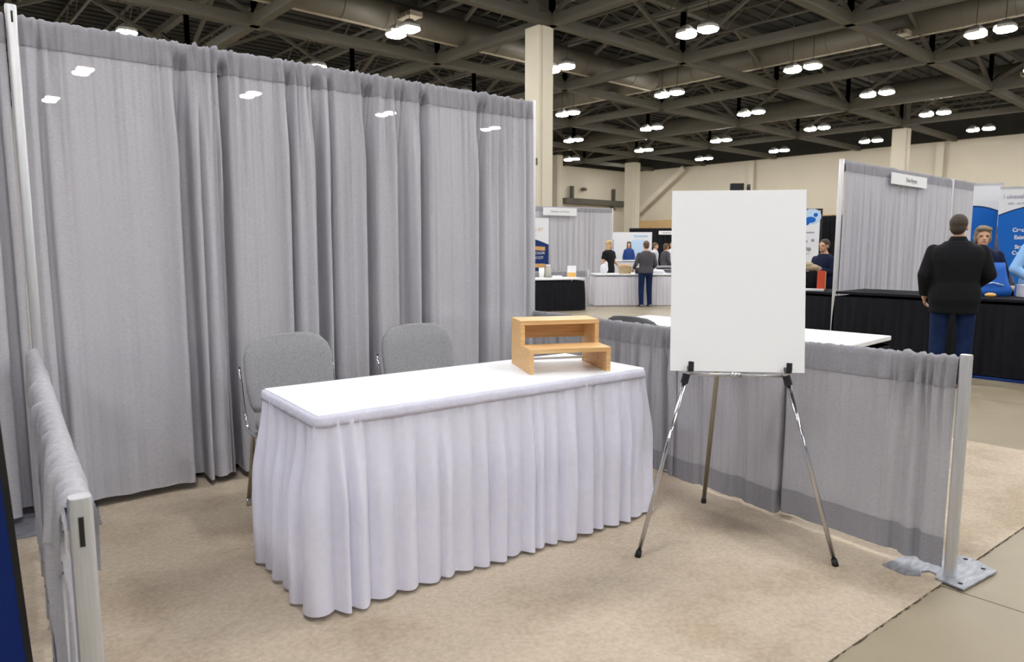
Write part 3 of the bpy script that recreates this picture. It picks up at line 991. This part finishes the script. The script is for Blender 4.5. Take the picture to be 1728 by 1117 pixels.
def wave_banner(name, label, loc, rz, w, h, zb, left_wave, cat='banner'):
    """printed panel: white top, blue lower part below a curved border; front faces -y"""
    t = thing(name, label, cat, loc, rz)
    G().box((0, .012, zb + h / 2), (w, .012, h)).make('print_panel', 'bwhite', t)
    n = 24
    top = [left_wave(k / n) for k in range(n + 1)]
    g = G()
    vs = []; fs = []
    for k in range(n + 1):
        x = -w / 2 + w * k / n
        vs += [(x, .002, zb + .001), (x, .002, zb + top[k])]
    for k in range(n): fs.append((2 * k, 2 * k + 2, 2 * k + 3, 2 * k + 1))
    g.add(vs, fs).make('blue_print', 'blue', t)
    g = G(); vs = []; fs = []
    for k in range(n + 1):
        x = -w / 2 + w * k / n
        vs += [(x, .001, zb + top[k] - .012), (x, .001, zb + top[k] + .006)]
    for k in range(n): fs.append((2 * k, 2 * k + 2, 2 * k + 3, 2 * k + 1))
    g.add(vs, fs).make('wave_line', 'navy', t)
    G().box((0, .03, zb - .03), (w + .02, .22, .06)).make('base_case', 'alu', t, bevel=.01)
    g = G(); g.tube([(0, .03, zb), (0, .03, zb + h)], .012, 8); g.bar((-w / 2, .012, zb + h), (w / 2, .012, zb + h), .02, .03)
    g.make('support', 'alu', t)
    return t
rzb = radians(48.6 - 90 - 11)
b1 = wave_banner('pull_up_banner', 'narrow blue and white banner behind the grey haired woman, left of its wider neighbour', (11.62, 3.13, .06), rzb, .37, 2.10, .06, lambda u: 1.80 - .09 * u ** 2)
b2 = wave_banner('pull_up_banner', 'wide blue and white printed banner at the right picture edge', (11.66, 2.66, .06), rzb, .72, 2.03, .06, lambda u: 1.66 + .16 * (1 - (1 - u) ** 2))
fl = lambda x, z: Matrix.Translation((x, -.001, z)) @ Matrix.Rotation(radians(90), 4, 'X')
text('logo_lettering', 'l uivaxalis /', .075, fl(-.15, 1.97), 'purple', b2)
text('logo_lettering', 'sini · un ldaw', .05, fl(-.12, 1.88), 'purple', b2)
for k, (s, z) in enumerate((('Creopnviconers', 1.52), ('Eaistoina', 1.42), ('Steiasrikuson', 1.29), ('Cvectona', 1.21), ('Obarisa', 1.05), ('Isanun', .98))):
    text('print_lettering', s, .072, fl(.06 if k % 2 == 0 else -.02, z), 'bwhite', b2, .002)
g = G()
g.add([(-.40, -.0005, .75), (-.30, -.0005, .75), (-.33, -.0005, 1.3), (-.37, -.0005, 1.62)], [(0, 1, 2, 3)]).make('photo_strip', 'photo', b2)

# ------------------------------------------------------------------ middle distance right of the board: poster, black drape, papers
t = thing('poster_stand', 'white framed poster with blue pictures right of the easel board', 'poster', (13.21, 6.75, 0), radians(-66))
G().box((0, 0, 1.26), (.98, .03, 1.62)).make('frame', 'blackp', t)
G().box((0, -.018, 1.27), (.90, .01, 1.52)).make('print', 'bwhite', t)
g = G(); g.ell((.28, -.026, 1.86), (.10, .004, .06)); g.ell((.18, -.026, 1.80), (.09, .004, .05)); g.ell((.37, -.026, 1.95), (.04, .004, .04)); g.make('blue_picture', 'blue', t)
g = G(); g.ell((.30, -.024, 1.92), (.17, .003, .15)); g.make('pale_picture', 'pale', t)
for x, z, r_ in ((.22, 1.45, .03), (.34, 1.47, .03), (.20, 1.32, .05), (.28, 1.3, .04), (.18, 1.12, .04)):
    G().ell((x, -.026, z), (r_, .004, r_)).make('grey_picture', 'grey', t)
G().bar((.02, -.026, 1.62), (.36, -.026, 1.62), .004, .025).make('print_line', 'grey', t)
G().bar((.1, -.026, 1.22), (.3, -.026, 1.22), .004, .012).make('print_line', 'grey', t)
g = G(); g.box((-.3, 0, .23), (.06, .3, .46)); g.box((.3, 0, .23), (.06, .3, .46)); g.make('foot', 'blackp', t)
at_k, Lk = polyline([(14.3, 7.3, 1.93), (14.6, 5.4, 1.97)])
drape_panel('black drape hanging behind the woman in navy', at_k, 0, Lk, .03, auto_bands(Lk, .12, rb), 101, amp=.04, step=.02, nzr=8, hem=0, m='blackcl', m2='blackcl')
upright('pole carrying the black drape behind the woman in navy, left end', 14.3, 7.33, 1.97, .02, [(14.15, 7.2), (14.45, 7.2), (14.45, 7.45), (14.15, 7.45)])
upright('pole carrying the black drape behind the woman in navy, right end', 14.6, 5.37, 2.0, .02, [(14.45, 5.25), (14.75, 5.25), (14.75, 5.5), (14.45, 5.5)])
tz = .745
t = tag(G().box((9.72, 4.66, tz + .012), (.25, .30, .022), .4).make('paper_stack', 'paper', None, bevel=.003), 'stack of white papers on the black table right of the easel board', 'papers')
t = thing('black_bag', 'black bag standing on the black table beside the orange folder', 'bag', (9.93, 4.80, tz), radians(-50))
rings = []
for z, w, d in ((0, .15, .09), (.12, .16, .10), (.22, .13, .07), (.26, .09, .03)):
    rings.append([(w * cos(2 * pi * k / 16), d * sin(2 * pi * k / 16), z) for k in range(16)])
G().loft(rings).make('bag_body', 'jacket', t, True)
G().tube([(-.07, 0, .24), (-.06, 0, .33), (0, 0, .37), (.06, 0, .33), (.07, 0, .24)], .010, 8).make('handle', 'jacket', t, True)
t = thing('cloth_bundle', 'beige cloth draped over the top of the black bag in front of the white poster', 'cloth', (9.95, 4.82, tz + .265), radians(-50))
g = G(); g.ell((0, 0, .05), (.13, .08, .05)); g.ell((.08, .02, .03), (.09, .07, .045)); g.ell((-.04, -.02, .09), (.08, .06, .04)); g.make('folded_cloth', 'beige', t, True)
t = thing('orange_folder', 'orange red folder standing upright on the black table', 'folder', (9.84, 4.60, tz), radians(-60))
g = G(); g.box((0, 0, .14), (.10, .03, .27)); g.make('cover', 'orange', t, bevel=.003)
G().box((.056, .0, .14), (.014, .024, .25)).make('pages', 'yellow', t)

# ------------------------------------------------------------------ items on the long counter
CZ = .826
t = thing('blue_tote_bag', 'royal blue bag lying on the long black counter in front of the grey haired woman', 'bag', (8.95, 2.36, CZ), radians(-40))
rings = []
for z, w, d, ox in ((0, .24, .11, 0), (.07, .25, .12, 0), (.15, .17, .09, .04), (.27, .12, .07, .06), (.36, .10, .05, .07)):
    rings.append([(ox + w * (abs(cos(a)) ** .6) * (1 if cos(a) > 0 else -1), d * (abs(sin(a)) ** .6) * (1 if sin(a) > 0 else -1), z) for a in [2 * pi * k / 20 for k in range(20)]])
G().loft(rings).make('bag_body', 'royal', t, True)
G().tube([(-.14, -.1, .13), (-.02, -.125, .15), (.1, -.11, .12)], .008, 8).make('strap', 'pale', t, True)
t = thing('white_box', 'white box on the long black counter at the right picture edge', 'box', (9.10, 1.98, CZ), radians(-45))
G().box((0, 0, .06), (.22, .18, .12)).make('box_body', 'paper', t, bevel=.003)
G().box((0, 0, .124), (.23, .19, .012)).make('lid', 'whitepl', t)
t = thing('beige_pouch', 'small beige pouch on the counter below the blue bag', 'pouch', (8.72, 2.26, CZ), radians(-40))
G().ell((0, 0, .025), (.06, .035, .025)).make('pouch_body', 'yellow', t, True)
t = thing('bottle', 'dark bottle with pale label standing between the blue bag and the white box', 'bottle', (9.22, 2.21, CZ))
G().tube([(0, 0, 0), (0, 0, .14), (0, 0, .17), (0, 0, .22)], [.04, .04, .018, .016], 16).make('bottle_body', 'blackp', t, True)
G().tube([(0, 0, .05), (0, 0, .11)], .041, 16).make('bottle_label', 'beige', t, True)
t = thing('white_display_card', 'pale upright card behind the bottle on the long counter', 'card', (9.18, 2.33, CZ), radians(-42))
G().box((0, 0, .16), (.13, .012, .32)).make('card_face', 'paper', t)
G().box((.0, .04, .01), (.12, .09, .02)).make('stand', 'blackp', t)

# ------------------------------------------------------------------ far left booth
bsk = plain_table('black skirted table at far left with small items, beside the back drape end', (10.53, 10.93), 1.62, .70, .685, radians(-23), topm='whitepl', seed=12)
at_f, Lf = polyline([(11.2, 14.6, 2.40), (15.95, 13.72, 2.42)])
drape_panel('grey drape of the far left booth behind the blonde woman', at_f, 0, Lf, .05, auto_bands(Lf, .16, rb), 111, amp=.06, step=.025, nzr=12, hem=0)
upright('tall pole at the right end of the far left booth drape', 15.98, 13.71, 2.45, .022, [(15.8, 13.6), (16.1, 13.6), (16.1, 13.85), (15.8, 13.85)])
t = thing('booth_sign', 'white name sign hanging on the far left booth drape', 'sign', (14.02, 13.90, 2.30), radians(-10.5))
G().box((0, 0, 0), (1.12, .006, .21)).make('card', 'paper', t)
text('lettering', 'Biodesa on Priory', .085, Matrix.Translation((0, -.006, 0)) @ Matrix.Rotation(radians(90), 4, 'X'), 'grey', t)
t = thing('pull_up_banner', 'white and navy banner with tan stripes at the far left booth', 'banner', (12.60, 13.45, 0), radians(-40))
G().box((0, .01, 1.08), (.78, .012, 2.0)).make('print_panel', 'bwhite', t)
n = 16; vs = []; fs = []
for k in range(n + 1):
    x = -.39 + .78 * k / n
    vs += [(x, .002, .1), (x, .002, 1.62 - .22 * (k / n) ** 1.6)]
for k in range(n): fs.append((2 * k, 2 * k + 2, 2 * k + 3, 2 * k + 1))
G().add(vs, fs).make('navy_print', 'navy', t)
g = G()
for z, dz in ((1.34, -.05), (.86, .0)):
    g.bar((-.39, -.004, z), (.30, -.004, z + dz), .004, .10)
g.box((.0, -.004, .62), (.4, .004, .14)); g.make('tan_stripe', 'btan', t)
fl2 = lambda x, z: Matrix.Translation((x, -.003, z)) @ Matrix.Rotation(radians(90), 4, 'X')
text('print_lettering', 'TEO ET', .12, fl2(.05, 1.78), 'btan', t)
text('print_lettering', 'CIAOSOR', .09, fl2(.1, 1.18), 'bwhite', t)
text('print_lettering', 'BISCOT', .09, fl2(.1, 1.06), 'bwhite', t)
G().box((0, .02, .04), (.82, .2, .08)).make('base_case', 'alu', t)
# low rail beside it
at_l, Ll = polyline([(11.05, 12.0, .755), (12.03, 11.05, .785)])
drape_panel('low grey rail drape beside the far black skirted table', at_l, .02, Ll - .02, .03, auto_bands(Ll, .12, rb), 121, amp=.03, step=.02, nzr=8, hem=0)
upright('low pole at the end of the far low rail', 12.04, 11.03, .82, .025, [(11.92, 10.93), (12.16, 10.93), (12.16, 11.15), (11.92, 11.15)])
tzb = .685
t = thing('white_cup', 'white cup on the far black skirted table', 'cup', (10.62, 11.08, tzb))
G().tube([(0, 0, 0), (0, 0, .20)], [.05, .06], 16).make('cup_body', 'paper', t, True)
G().tube([(0, 0, .20), (0, 0, .215)], [.063, .06], 16).make('rim', 'whitepl', t, True)
t = thing('glass_jar', 'cloudy jar beside the white cup on the far black table', 'jar', (10.78, 11.05, tzb))
G().tube([(0, 0, 0), (0, 0, .17), (0, 0, .22), (0, 0, .24)], [.07, .075, .05, .05], 16).make('jar_body', 'clear', t, True)
G().tube([(0, 0, .24), (0, 0, .28)], .054, 16).make('lid', 'alu', t, True)
t = tag(G().box((10.92, 10.93, tzb + .02), (.22, .12, .04), -.4).make('leaflet_pile', 'paper', None, bevel=.003), 'small pile of white leaflets on the far black table', 'leaflets')
t = thing('card_holder', 'white and yellow card standing on the far black skirted table', 'card', (11.18, 10.72, tzb), radians(-45))
G().box((0, 0, .13), (.19, .012, .25), mtx=Matrix.Rotation(radians(-8), 3, 'X')).make('card_face', 'paper', t)
G().box((0, -.012, .06), (.18, .008, .10), mtx=Matrix.Rotation(radians(-8), 3, 'X')).make('yellow_print', 'yellow', t)
# far white table
wt = plain_table('white skirted table between the blonde woman and the man in jeans', (13.03, 10.57), 1.80, .72, .728, radians(-37.5), topm='whitepl', skm='whcl', seed=14, amp=.03, pw=.09, topamp=.6)
q = 0.728
t = thing('woven_basket', 'woven basket with brown goods on the far white table', 'basket', (12.85, 10.62, q), radians(-37))
rings = [[(w * (abs(cos(a)) ** .4) * (1 if cos(a) > 0 else -1), .11 * w / .15 * (abs(sin(a)) ** .4) * (1 if sin(a) > 0 else -1), z) for a in [2 * pi * k / 20 for k in range(20)]] for z, w in ((0, .13), (.17, .15), (.175, .14))]
G().loft(rings).make('basket_body', 'basket', t, 'auto')
g = G()
for k in range(7): g.ell((-.09 + .03 * k, .02 * ((k % 3) - 1), .18), (.03, .03, .03))
g.make('goods', 'btan', t, True)
t = thing('white_bag', 'white plastic bag on the far white table beside the blonde woman', 'bag', (12.50, 10.95, q), radians(-37))
g = G(); g.ell((0, 0, .11), (.10, .08, .12)); g.ell((.04, 0, .20), (.05, .04, .08)); g.make('bag_body', 'whitesh', t, True)
G().tube([(.02, 0, .24), (.04, 0, .30), (.08, 0, .24)], .008, 6).make('handle', 'whitesh', t, True)
t = thing('dark_pot', 'small dark pot on the far white table left of the man in jeans', 'pot', (13.05, 10.40, q))
G().tube([(0, 0, 0), (0, 0, .12)], [.06, .075], 16).make('pot_body', 'blackp', t, True)
G().tube([(0, 0, .12), (0, 0, .14)], [.08, .08], 16).make('rim', 'truss', t, True)
t = thing('white_cloth_heap', 'white crumpled cloth at the right end of the far white table', 'cloth', (13.55, 10.22, q), radians(-37))
g = G(); g.ell((0, 0, .035), (.18, .1, .05)); g.ell((-.08, .02, .07), (.08, .07, .05)); g.ell((.07, 0, .05), (.09, .06, .04)); g.make('cloth_folds', 'whitesh', t, True)

# farther behind: white display wall, counter, black drape, grey tables
t = thing('display_wall', 'white and pale blue printed display wall behind the person in blue', 'display', (20.35, 16.65, 0), radians(-39.5))
G().box((-.22, 0, .95), (2.1, .06, 1.82)).make('wall_panel', 'bwhite', t)
G().box((-.95, -.05, 1.05), (.55, .05, 1.0)).make('dark_photo', 'photo', t)
G().box((-.62, -.04, 1.2), (.12, .03, .8)).make('blue_stripe', 'cyan', t)
g = G(); g.ell((.35, -.04, 1.2), (.42, .01, .42)); g.make('pale_blue_print', 'pale', t)
text('lettering', 'Nevionics', .13, Matrix.Translation((.42, -.045, 1.72)) @ Matrix.Rotation(radians(90), 4, 'X'), 'cyan', t)
G().box((-1.1, 0, .02), (.2, .3, .04)).make('foot', 'alu', t); G().box((.7, 0, .02), (.2, .3, .04)).make('foot', 'alu', t)
plain_table('white counter in front of the person in blue', (19.15, 15.62), 1.7, .6, .88, radians(-39.5), skm='whcl', seed=15, amp=.006)
at_d, Ld = polyline([(23.1, 18.9, 2.06), (24.9, 16.7, 2.06)])
drape_panel('black drape far behind the man in jeans', at_d, 0, Ld, .03, auto_bands(Ld, .16, rb), 131, amp=.05, step=.03, nzr=8, hem=0, m='blackcl', m2='blackcl')
t = thing('booth_sign', 'small white sign on the far black drape beside the easel board', 'sign', (24.0, 17.70, 1.90), radians(-50))
G().box((0, -.02, 0), (.62, .012, .15)).make('card', 'paper', t)
G().box((0, -.03, 0), (.35, .006, .03)).make('print_line', 'grey', t)
for k in range(4):
    t = thing('folded_table', 'grey folded table, number %s from the top of the flat stack beside the easel board' % ('one', 'two', 'three', 'four')[k], 'table', (16.6, 12.05, .785 - k * .07), radians(-45), 'grey stacked tables')
    G().box((0, 0, 0), (1.6, .7, .035)).make('tabletop', 'grey', t)
    G().box((0, -.1, -.022), (1.4, .04, .012)).make('leg_rail', 'alu', t)
t = thing('stack_dolly', 'dark low trolley carrying the stacked grey tables', 'trolley', (16.6, 12.05, .06), radians(-45))
G().box((0, 0, .44), (1.5, .6, .06)).make('deck', 'blackp', t)
for sx in (-1, 1):
    for sy in (-1, 1): G().tube([(sx * .6, sy * .24, -.06), (sx * .6, sy * .24, .42)], .03, 10).make('leg', 'blackp', t)

# ------------------------------------------------------------------ people
def remesh(g, name, m, parent, vox, it=4, off=None):
    me = bpy.data.meshes.new(name)
    me.from_pydata([tuple(p) for p in g.v], [], g.f)
    bm = bmesh.new(); bm.from_mesh(me); bmesh.ops.recalc_face_normals(bm, faces=bm.faces); bm.to_mesh(me); bm.free()
    o = bpy.data.objects.new(name, me); COL.objects.link(o)
    r = o.modifiers.new('r', 'REMESH'); r.mode = 'VOXEL'; r.voxel_size = vox
    if it:
        s = o.modifiers.new('s', 'SMOOTH'); s.factor = .5; s.iterations = it
    dg = bpy.context.evaluated_depsgraph_get()
    m2 = bpy.data.meshes.new_from_object(o.evaluated_get(dg))
    o.modifiers.clear(); o.data = m2
    bpy.data.meshes.remove(me)
    m2.materials.clear(); m2.materials.append(M[m])
    for p in m2.polygons: p.use_smooth = True
    if parent is not None: o.parent = parent
    return o
def mir(p, s): return Vector((p[0] * s, p[1], p[2]))
def hand(g, w, d, s, up, curl=.35, k=1.0):
    """palm, four unequal bent fingers and a side thumb; w wrist, d forearm direction"""
    d = d.normalized(); side = d.cross(up).normalized(); up = side.cross(d).normalized()
    pc = w + d * .05 * k
    g.capsule(w, w + d * .03 * k, .026 * k, .028 * k)
    for q in (-1, 0, 1): g.capsule(w + d * .02 * k + side * .012 * q * k, w + d * .085 * k + side * .022 * q * k, .016 * k, .014 * k)
    for q, l in ((-1.5, .062), (-.5, .076), (.5, .08), (1.5, .07)):
        b0 = w + d * .085 * k + side * .0165 * q * k
        d1 = (d - up * curl).normalized(); b1 = b0 + d1 * l * .5 * k
        d2 = (d - up * curl * 3).normalized(); b2 = b1 + d2 * l * .5 * k
        g.capsule(b0, b1, .0095 * k, .0088 * k, 8); g.capsule(b1, b2, .0088 * k, .0075 * k, 8)
    b0 = w + d * .03 * k - side * .026 * s * k
    b1 = b0 + (d * .6 - side * s * .7 - up * .2).normalized() * .038 * k
    b2 = b1 + (d * .9 - side * s * .25 - up * .4).normalized() * .03 * k
    g.capsule(b0, b1, .0125 * k, .0105 * k, 8); g.capsule(b1, b2, .0105 * k, .0085 * k, 8)
def person(label, loc, face, height, top, bottom, hair, shoes='shoe', arms=None, sleeve='long', wide=1.0, vox=.010, hairstyle='short', headturn=0.0, dress=False, coat=False, lean=0.0, headk=1.0, detail=True):
    """standing figure built at 1.75 m and scaled; local front is +y"""
    t = thing('person', label, 'person', loc, face)
    k = height / 1.75
    arms = arms or {}
    sh = .185 * wide
    AR = {}
    for s in (-1, 1):
        key = 'R' if s > 0 else 'L'
        el, wr = arms.get(key, ((.26 * wide, -.03, 1.14), (.25 * wide, .06, .90)))
        AR[s] = (Vector((s * sh, -.005, 1.385)), Vector((s * el[0], el[1], el[2])), Vector((s * wr[0], wr[1], wr[2])))
    LEG = {s: (Vector((s * .095 * wide, 0, .90)), Vector((s * .105 * wide, .015, .48)), Vector((s * .11 * wide, -.02, .085))) for s in (-1, 1)}
    def ring(z, rx, ry, cy=0, n=20): return [(rx * (abs(cos(a)) ** .8) * (1 if cos(a) >= 0 else -1), cy + lean * max(0, z - .9) + ry * (abs(sin(a)) ** .8) * (1 if sin(a) >= 0 else -1), z) for a in [2 * pi * q / n for q in range(n)]]
    T = [(.82, .12, .09), (.90, .165, .115), (.98, .165, .11), (1.08, .145, .10), (1.2, .155, .112), (1.30, .176, .118), (1.375, .176, .108), (1.42, .150, .094), (1.455, .105, .078), (1.485, .070, .064), (1.51, .056, .058)]
    def torso(g, inc, z0=0, z1=9, hem=None):
        rs_ = [ring(z, (rx + inc) * (wide if z < 1.45 else 1), (ry + inc) * (.5 + .5 * wide), -.012) for z, rx, ry in T if z0 <= z <= z1]
        if hem: rs_ = [ring(z, rx * wide, ry, -.012) for z, rx, ry in hem] + rs_
        g.loft(rs_)
    HC = Vector((0, .02 + lean * .65, 1.625))
    # body (continuous skin surface)
    g = G()
    torso(g, 0)
    g.capsule((0, -.005 + lean * .55, 1.45), (0, .005 + lean * .6, 1.55), .058, .054)
    hk = headk
    def hp(x, y, z):
        x, y, z = x * hk, y * hk, z * hk
        return HC + Vector((x * cos(headturn) - y * sin(headturn), x * sin(headturn) + y * cos(headturn), z))
    def hell(c, r):
        n0 = len(g.v); g.ell((0, 0, 0), r)
        for i in range(n0, len(g.v)):
            p = g.v[i]; g.v[i] = tuple(hp(c[0] + p[0], c[1] + p[1], c[2] + p[2]))
    hell((0, -.012, .022), (.074, .094, .094)); hell((0, .022, -.045), (.055, .065, .072)); hell((0, .062, -.085), (.026, .024, .022))
    hell((0, .088, -.022), (.0125, .020, .018)); hell((0, .082, .0), (.009, .014, .028)); hell((.076, -.008, -.01), (.010, .022, .032)); hell((-.076, -.008, -.01), (.010, .022, .032))
    hell((.03, .07, .022), (.022, .018, .010)); hell((-.03, .07, .022), (.022, .018, .010)); hell((0, .078, -.052), (.024, .012, .009))
    for s in (-1, 1):
        a, e, w = AR[s]
        g.capsule(a, e, .05, .041); g.capsule(e, w, .040, .028)
        hand(g, w, (w - e), s, Vector((0, 0, 1)) if abs((w - e).normalized().z) < .8 else Vector((s, 0, 0)))
        h, kn, an = LEG[s]
        g.capsule(h, kn, .085, .06); g.capsule(kn, an, .056, .04); g.capsule((an.x, an.y, .05), (an.x + s * .02, an.y + .15, .035), .038, .032)
    remesh(g, 'body', 'skin', t, vox, 3)
    # clothes
    if bottom:
        g = G()
        g.loft([ring(z, (rx + .012) * wide, ry + .014, -.012) for z, rx, ry in T[:3]] )
        for s in (-1, 1):
            h, kn, an = LEG[s]
            g.capsule(h, kn, .098, .075); g.tube([kn + Vector((0, 0, .03)), an + Vector((0, 0, .0)), an - Vector((0, -.01, .045))], [.076, .064, .066], 14)
        remesh(g, 'trousers', bottom, t, vox * 1.2, 4)
    g = G()
    hem = [(.44, .17, .13), (.6, .175, .135), (.78, .18, .135)] if dress else ([(.76, .19, .14), (.82, .192, .142)] if coat else None)
    torso(g, .020 if not coat else .040, .88 if not hem else .89, 1.487, hem)
    for s in (-1, 1):
        a, e, w = AR[s]
        inc = .014 if not coat else .022
        if sleeve == 'long':
            g.capsule(a, e, .050 + inc * .8, .043 + inc); g.tube([e, w - (w - e).normalized() * .01], [.043 + inc, .030 + inc], 14); g.ell(tuple(e), (.043 + inc,) * 3)
        else:
            m_ = a.lerp(e, .62)
            g.capsule(a, a.lerp(e, .3), .058 + inc, .054 + inc); g.tube([a.lerp(e, .2), m_], [.056 + inc, .056 + inc], 14)
    remesh(g, 'dress' if dress else ('jacket' if coat else 'shirt'), top, t, vox * 1.2, 4)
    if coat:
        G().loft([ring(z, rx, ry, -.006) for z, rx, ry in ((1.46, .105, .092), (1.50, .080, .080), (1.525, .070, .074), (1.53, .064, .068))]).make('collar', top, t, True)
    # hair
    g = G()
    n0 = 0
    if hairstyle == 'short':
        hell2 = [((0, -.026, .040), (.084, .100, .094)), ((0, -.05, -.01), (.074, .068, .075))]
    elif hairstyle == 'bob':
        hell2 = [((0, -.026, .042), (.086, .100, .094)), ((.062, -.03, -.01), (.028, .055, .07)), ((-.062, -.03, -.01), (.028, .055, .07)), ((0, -.06, -.03), (.08, .06, .10)), ((.03, .05, .09), (.05, .045, .03)), ((-.035, .045, .085), (.045, .045, .03))]
    else:
        hell2 = [((0, -.026, .042), (.088, .100, .094)), ((.064, -.02, -.07), (.030, .05, .14)), ((-.064, -.02, -.07), (.030, .05, .14)), ((0, -.06, -.08), (.085, .05, .17)), ((.05, .03, .075), (.04, .05, .04)), ((-.05, .03, .075), (.04, .05, .04))]
    for c_, r_ in hell2:
        n0 = len(g.v); g.ell((0, 0, 0), r_)
        for i in range(n0, len(g.v)):
            p = g.v[i]; g.v[i] = tuple(hp(c_[0] + p[0], c_[1] + p[1], c_[2] + p[2]))
    remesh(g, 'hair', hair, t, vox, 2)
    if detail:
        for s in (-1, 1):
            g = G(); n0 = 0; g.ell((0, 0, 0), (.0125, .006, .007))
            g.v = [tuple(hp(p[0] + s * .031, p[1] + .076, p[2] + .006)) for p in g.v]; g.make('eye', 'eye', t, True)
        g = G(); g.ell((0, 0, 0), (.022, .006, .007)); g.v = [tuple(hp(p[0], p[1] + .088, p[2] - .054)) for p in g.v]; g.make('mouth', 'lip', t, True)
    for s in (-1, 1):
        an = LEG[s][2]
        g = G(); rings = []
        for y_, w_, h_ in ((-.075, .030, .05), (-.05, .040, .075), (.02, .042, .085), (.09, .047, .060), (.15, .042, .045), (.19, .022, .03)):
            rings.append([(an.x + s * .02 * (y_ + .07) / .2 + w_ * cos(a), an.y + y_, max(0.0, h_ / 2 + h_ / 2 * sin(a))) for a in [2 * pi * q / 14 for q in range(14)]])
        g.loft(rings).make('shoe', shoes, t, True)
    t.scale = (k, k, k)
    return t
def face_to(ang): return radians(ang - 90)    # heading, measured from +x
J = {'R': ((.285, .0, 1.15), (.20, .22, 1.04)), 'L': ((.275, -.04, 1.14), (.26, .08, .93))}
person('man in black jacket and blue jeans seen from behind at the counter', (7.72, 2.30, 0), face_to(20), 1.665, 'jacket', 'jeans', 'hair_dark', arms=J, wide=1.13, vox=.008, coat=True, headturn=radians(-14), headk=.98)
person('grey haired woman in dark jacket facing us behind the long counter, holding a tablet', (9.78, 2.66, 0), face_to(205), 1.585, 'navycl', 'jacket', 'hair_grey',
       arms={'L': ((.27, .05, 1.12), (.10, .26, 1.10)), 'R': ((.27, .05, 1.12), (.12, .26, 1.06))}, wide=1.05, vox=.008, hairstyle='bob', headk=1.14)
person('man in light blue shirt cut off by the right picture edge', (9.82, 2.10, 0), face_to(250), 1.70, 'ltblue', 'jacket', 'hair_dark',
       arms={'R': ((.34, -.05, 1.14), (.24, .16, .98)), 'L': ((.3, .02, 1.12), (.2, .22, 1.0))}, wide=1.15, vox=.009)
t = thing('tablet', 'flat white edged tablet held by the grey haired woman', 'tablet', (9.46, 2.52, 1.03), radians(25))
G().box((0, 0, 0), (.19, .26, .010)).make('tablet_body', 'blackp', t, bevel=.002)
G().box((-.096, 0, 0), (.004, .26, .012)).make('edge', 'paper', t)
t = thing('scarf', 'royal blue scarf hanging from the neck of the grey haired woman', 'scarf', (9.66, 2.605, 1.02), radians(205 - 90))
G().bar((0, .02, -.02), (0, -.01, .22), .06, .02, up=(0, 1, 0)).make('scarf_end', 'royal', t, bevel=.006)
G().box((0, .0, .23), (.09, .03, .03)).make('knot', 'whitesh', t, bevel=.008)
person('woman in navy jacket standing right of the white poster', (10.80, 5.02, 0), face_to(168), 1.47, 'navycl', 'jacket', 'hair_dark',
       arms={'L': ((.25, .04, 1.14), (.08, .22, 1.20)), 'R': ((.25, .0, 1.12), (.14, .24, 1.02))}, vox=.010, hairstyle='short')
person('blonde woman in a black dress behind the far white table', (13.14, 11.36, 0), face_to(-82), 1.50, 'jacket', None, 'hair_blond', sleeve='short', dress=True, vox=.010, hairstyle='long', headturn=radians(12), wide=1.15, arms={'R': ((.27, -.02, 1.12), (.25, .02, .86)), 'L': ((.26, .02, 1.14), (.16, .22, 1.04))})
person('man in charcoal shirt and blue jeans seen from behind at the far white table', (12.80, 9.98, 0), face_to(62), 1.48, 'greysh', 'jeans', 'hair_brown', shoes='shoegrey',
       arms={'L': ((.27, .02, 1.14), (.24, .24, 1.02)), 'R': ((.27, -.03, 1.13), (.22, .14, .98))}, wide=1.08, vox=.010)
person('person in a blue shirt standing at the white display wall', (19.62, 16.05, 0), face_to(215), 1.52, 'bluesh', 'jacket', 'hair_dark', vox=.013, detail=False, hairstyle='long', wide=.78)
person('person in a white shirt looking down, nearest the man in jeans', (17.62, 13.40, 0), face_to(-60), 1.47, 'whitesh', 'jeans', 'hair_brown', vox=.013, detail=False)
person('person in a charcoal top with brown hair beside the stacked grey tables', (17.55, 12.95, 0), face_to(-20), 1.44, 'greysh', 'jacket', 'hair_brown', vox=.013, detail=False, hairstyle='bob')
person('person in a white shirt half hidden behind the easel board', (18.55, 13.45, 0), face_to(200), 1.50, 'whitesh', 'jacket', 'hair_dark', vox=.013, detail=False)
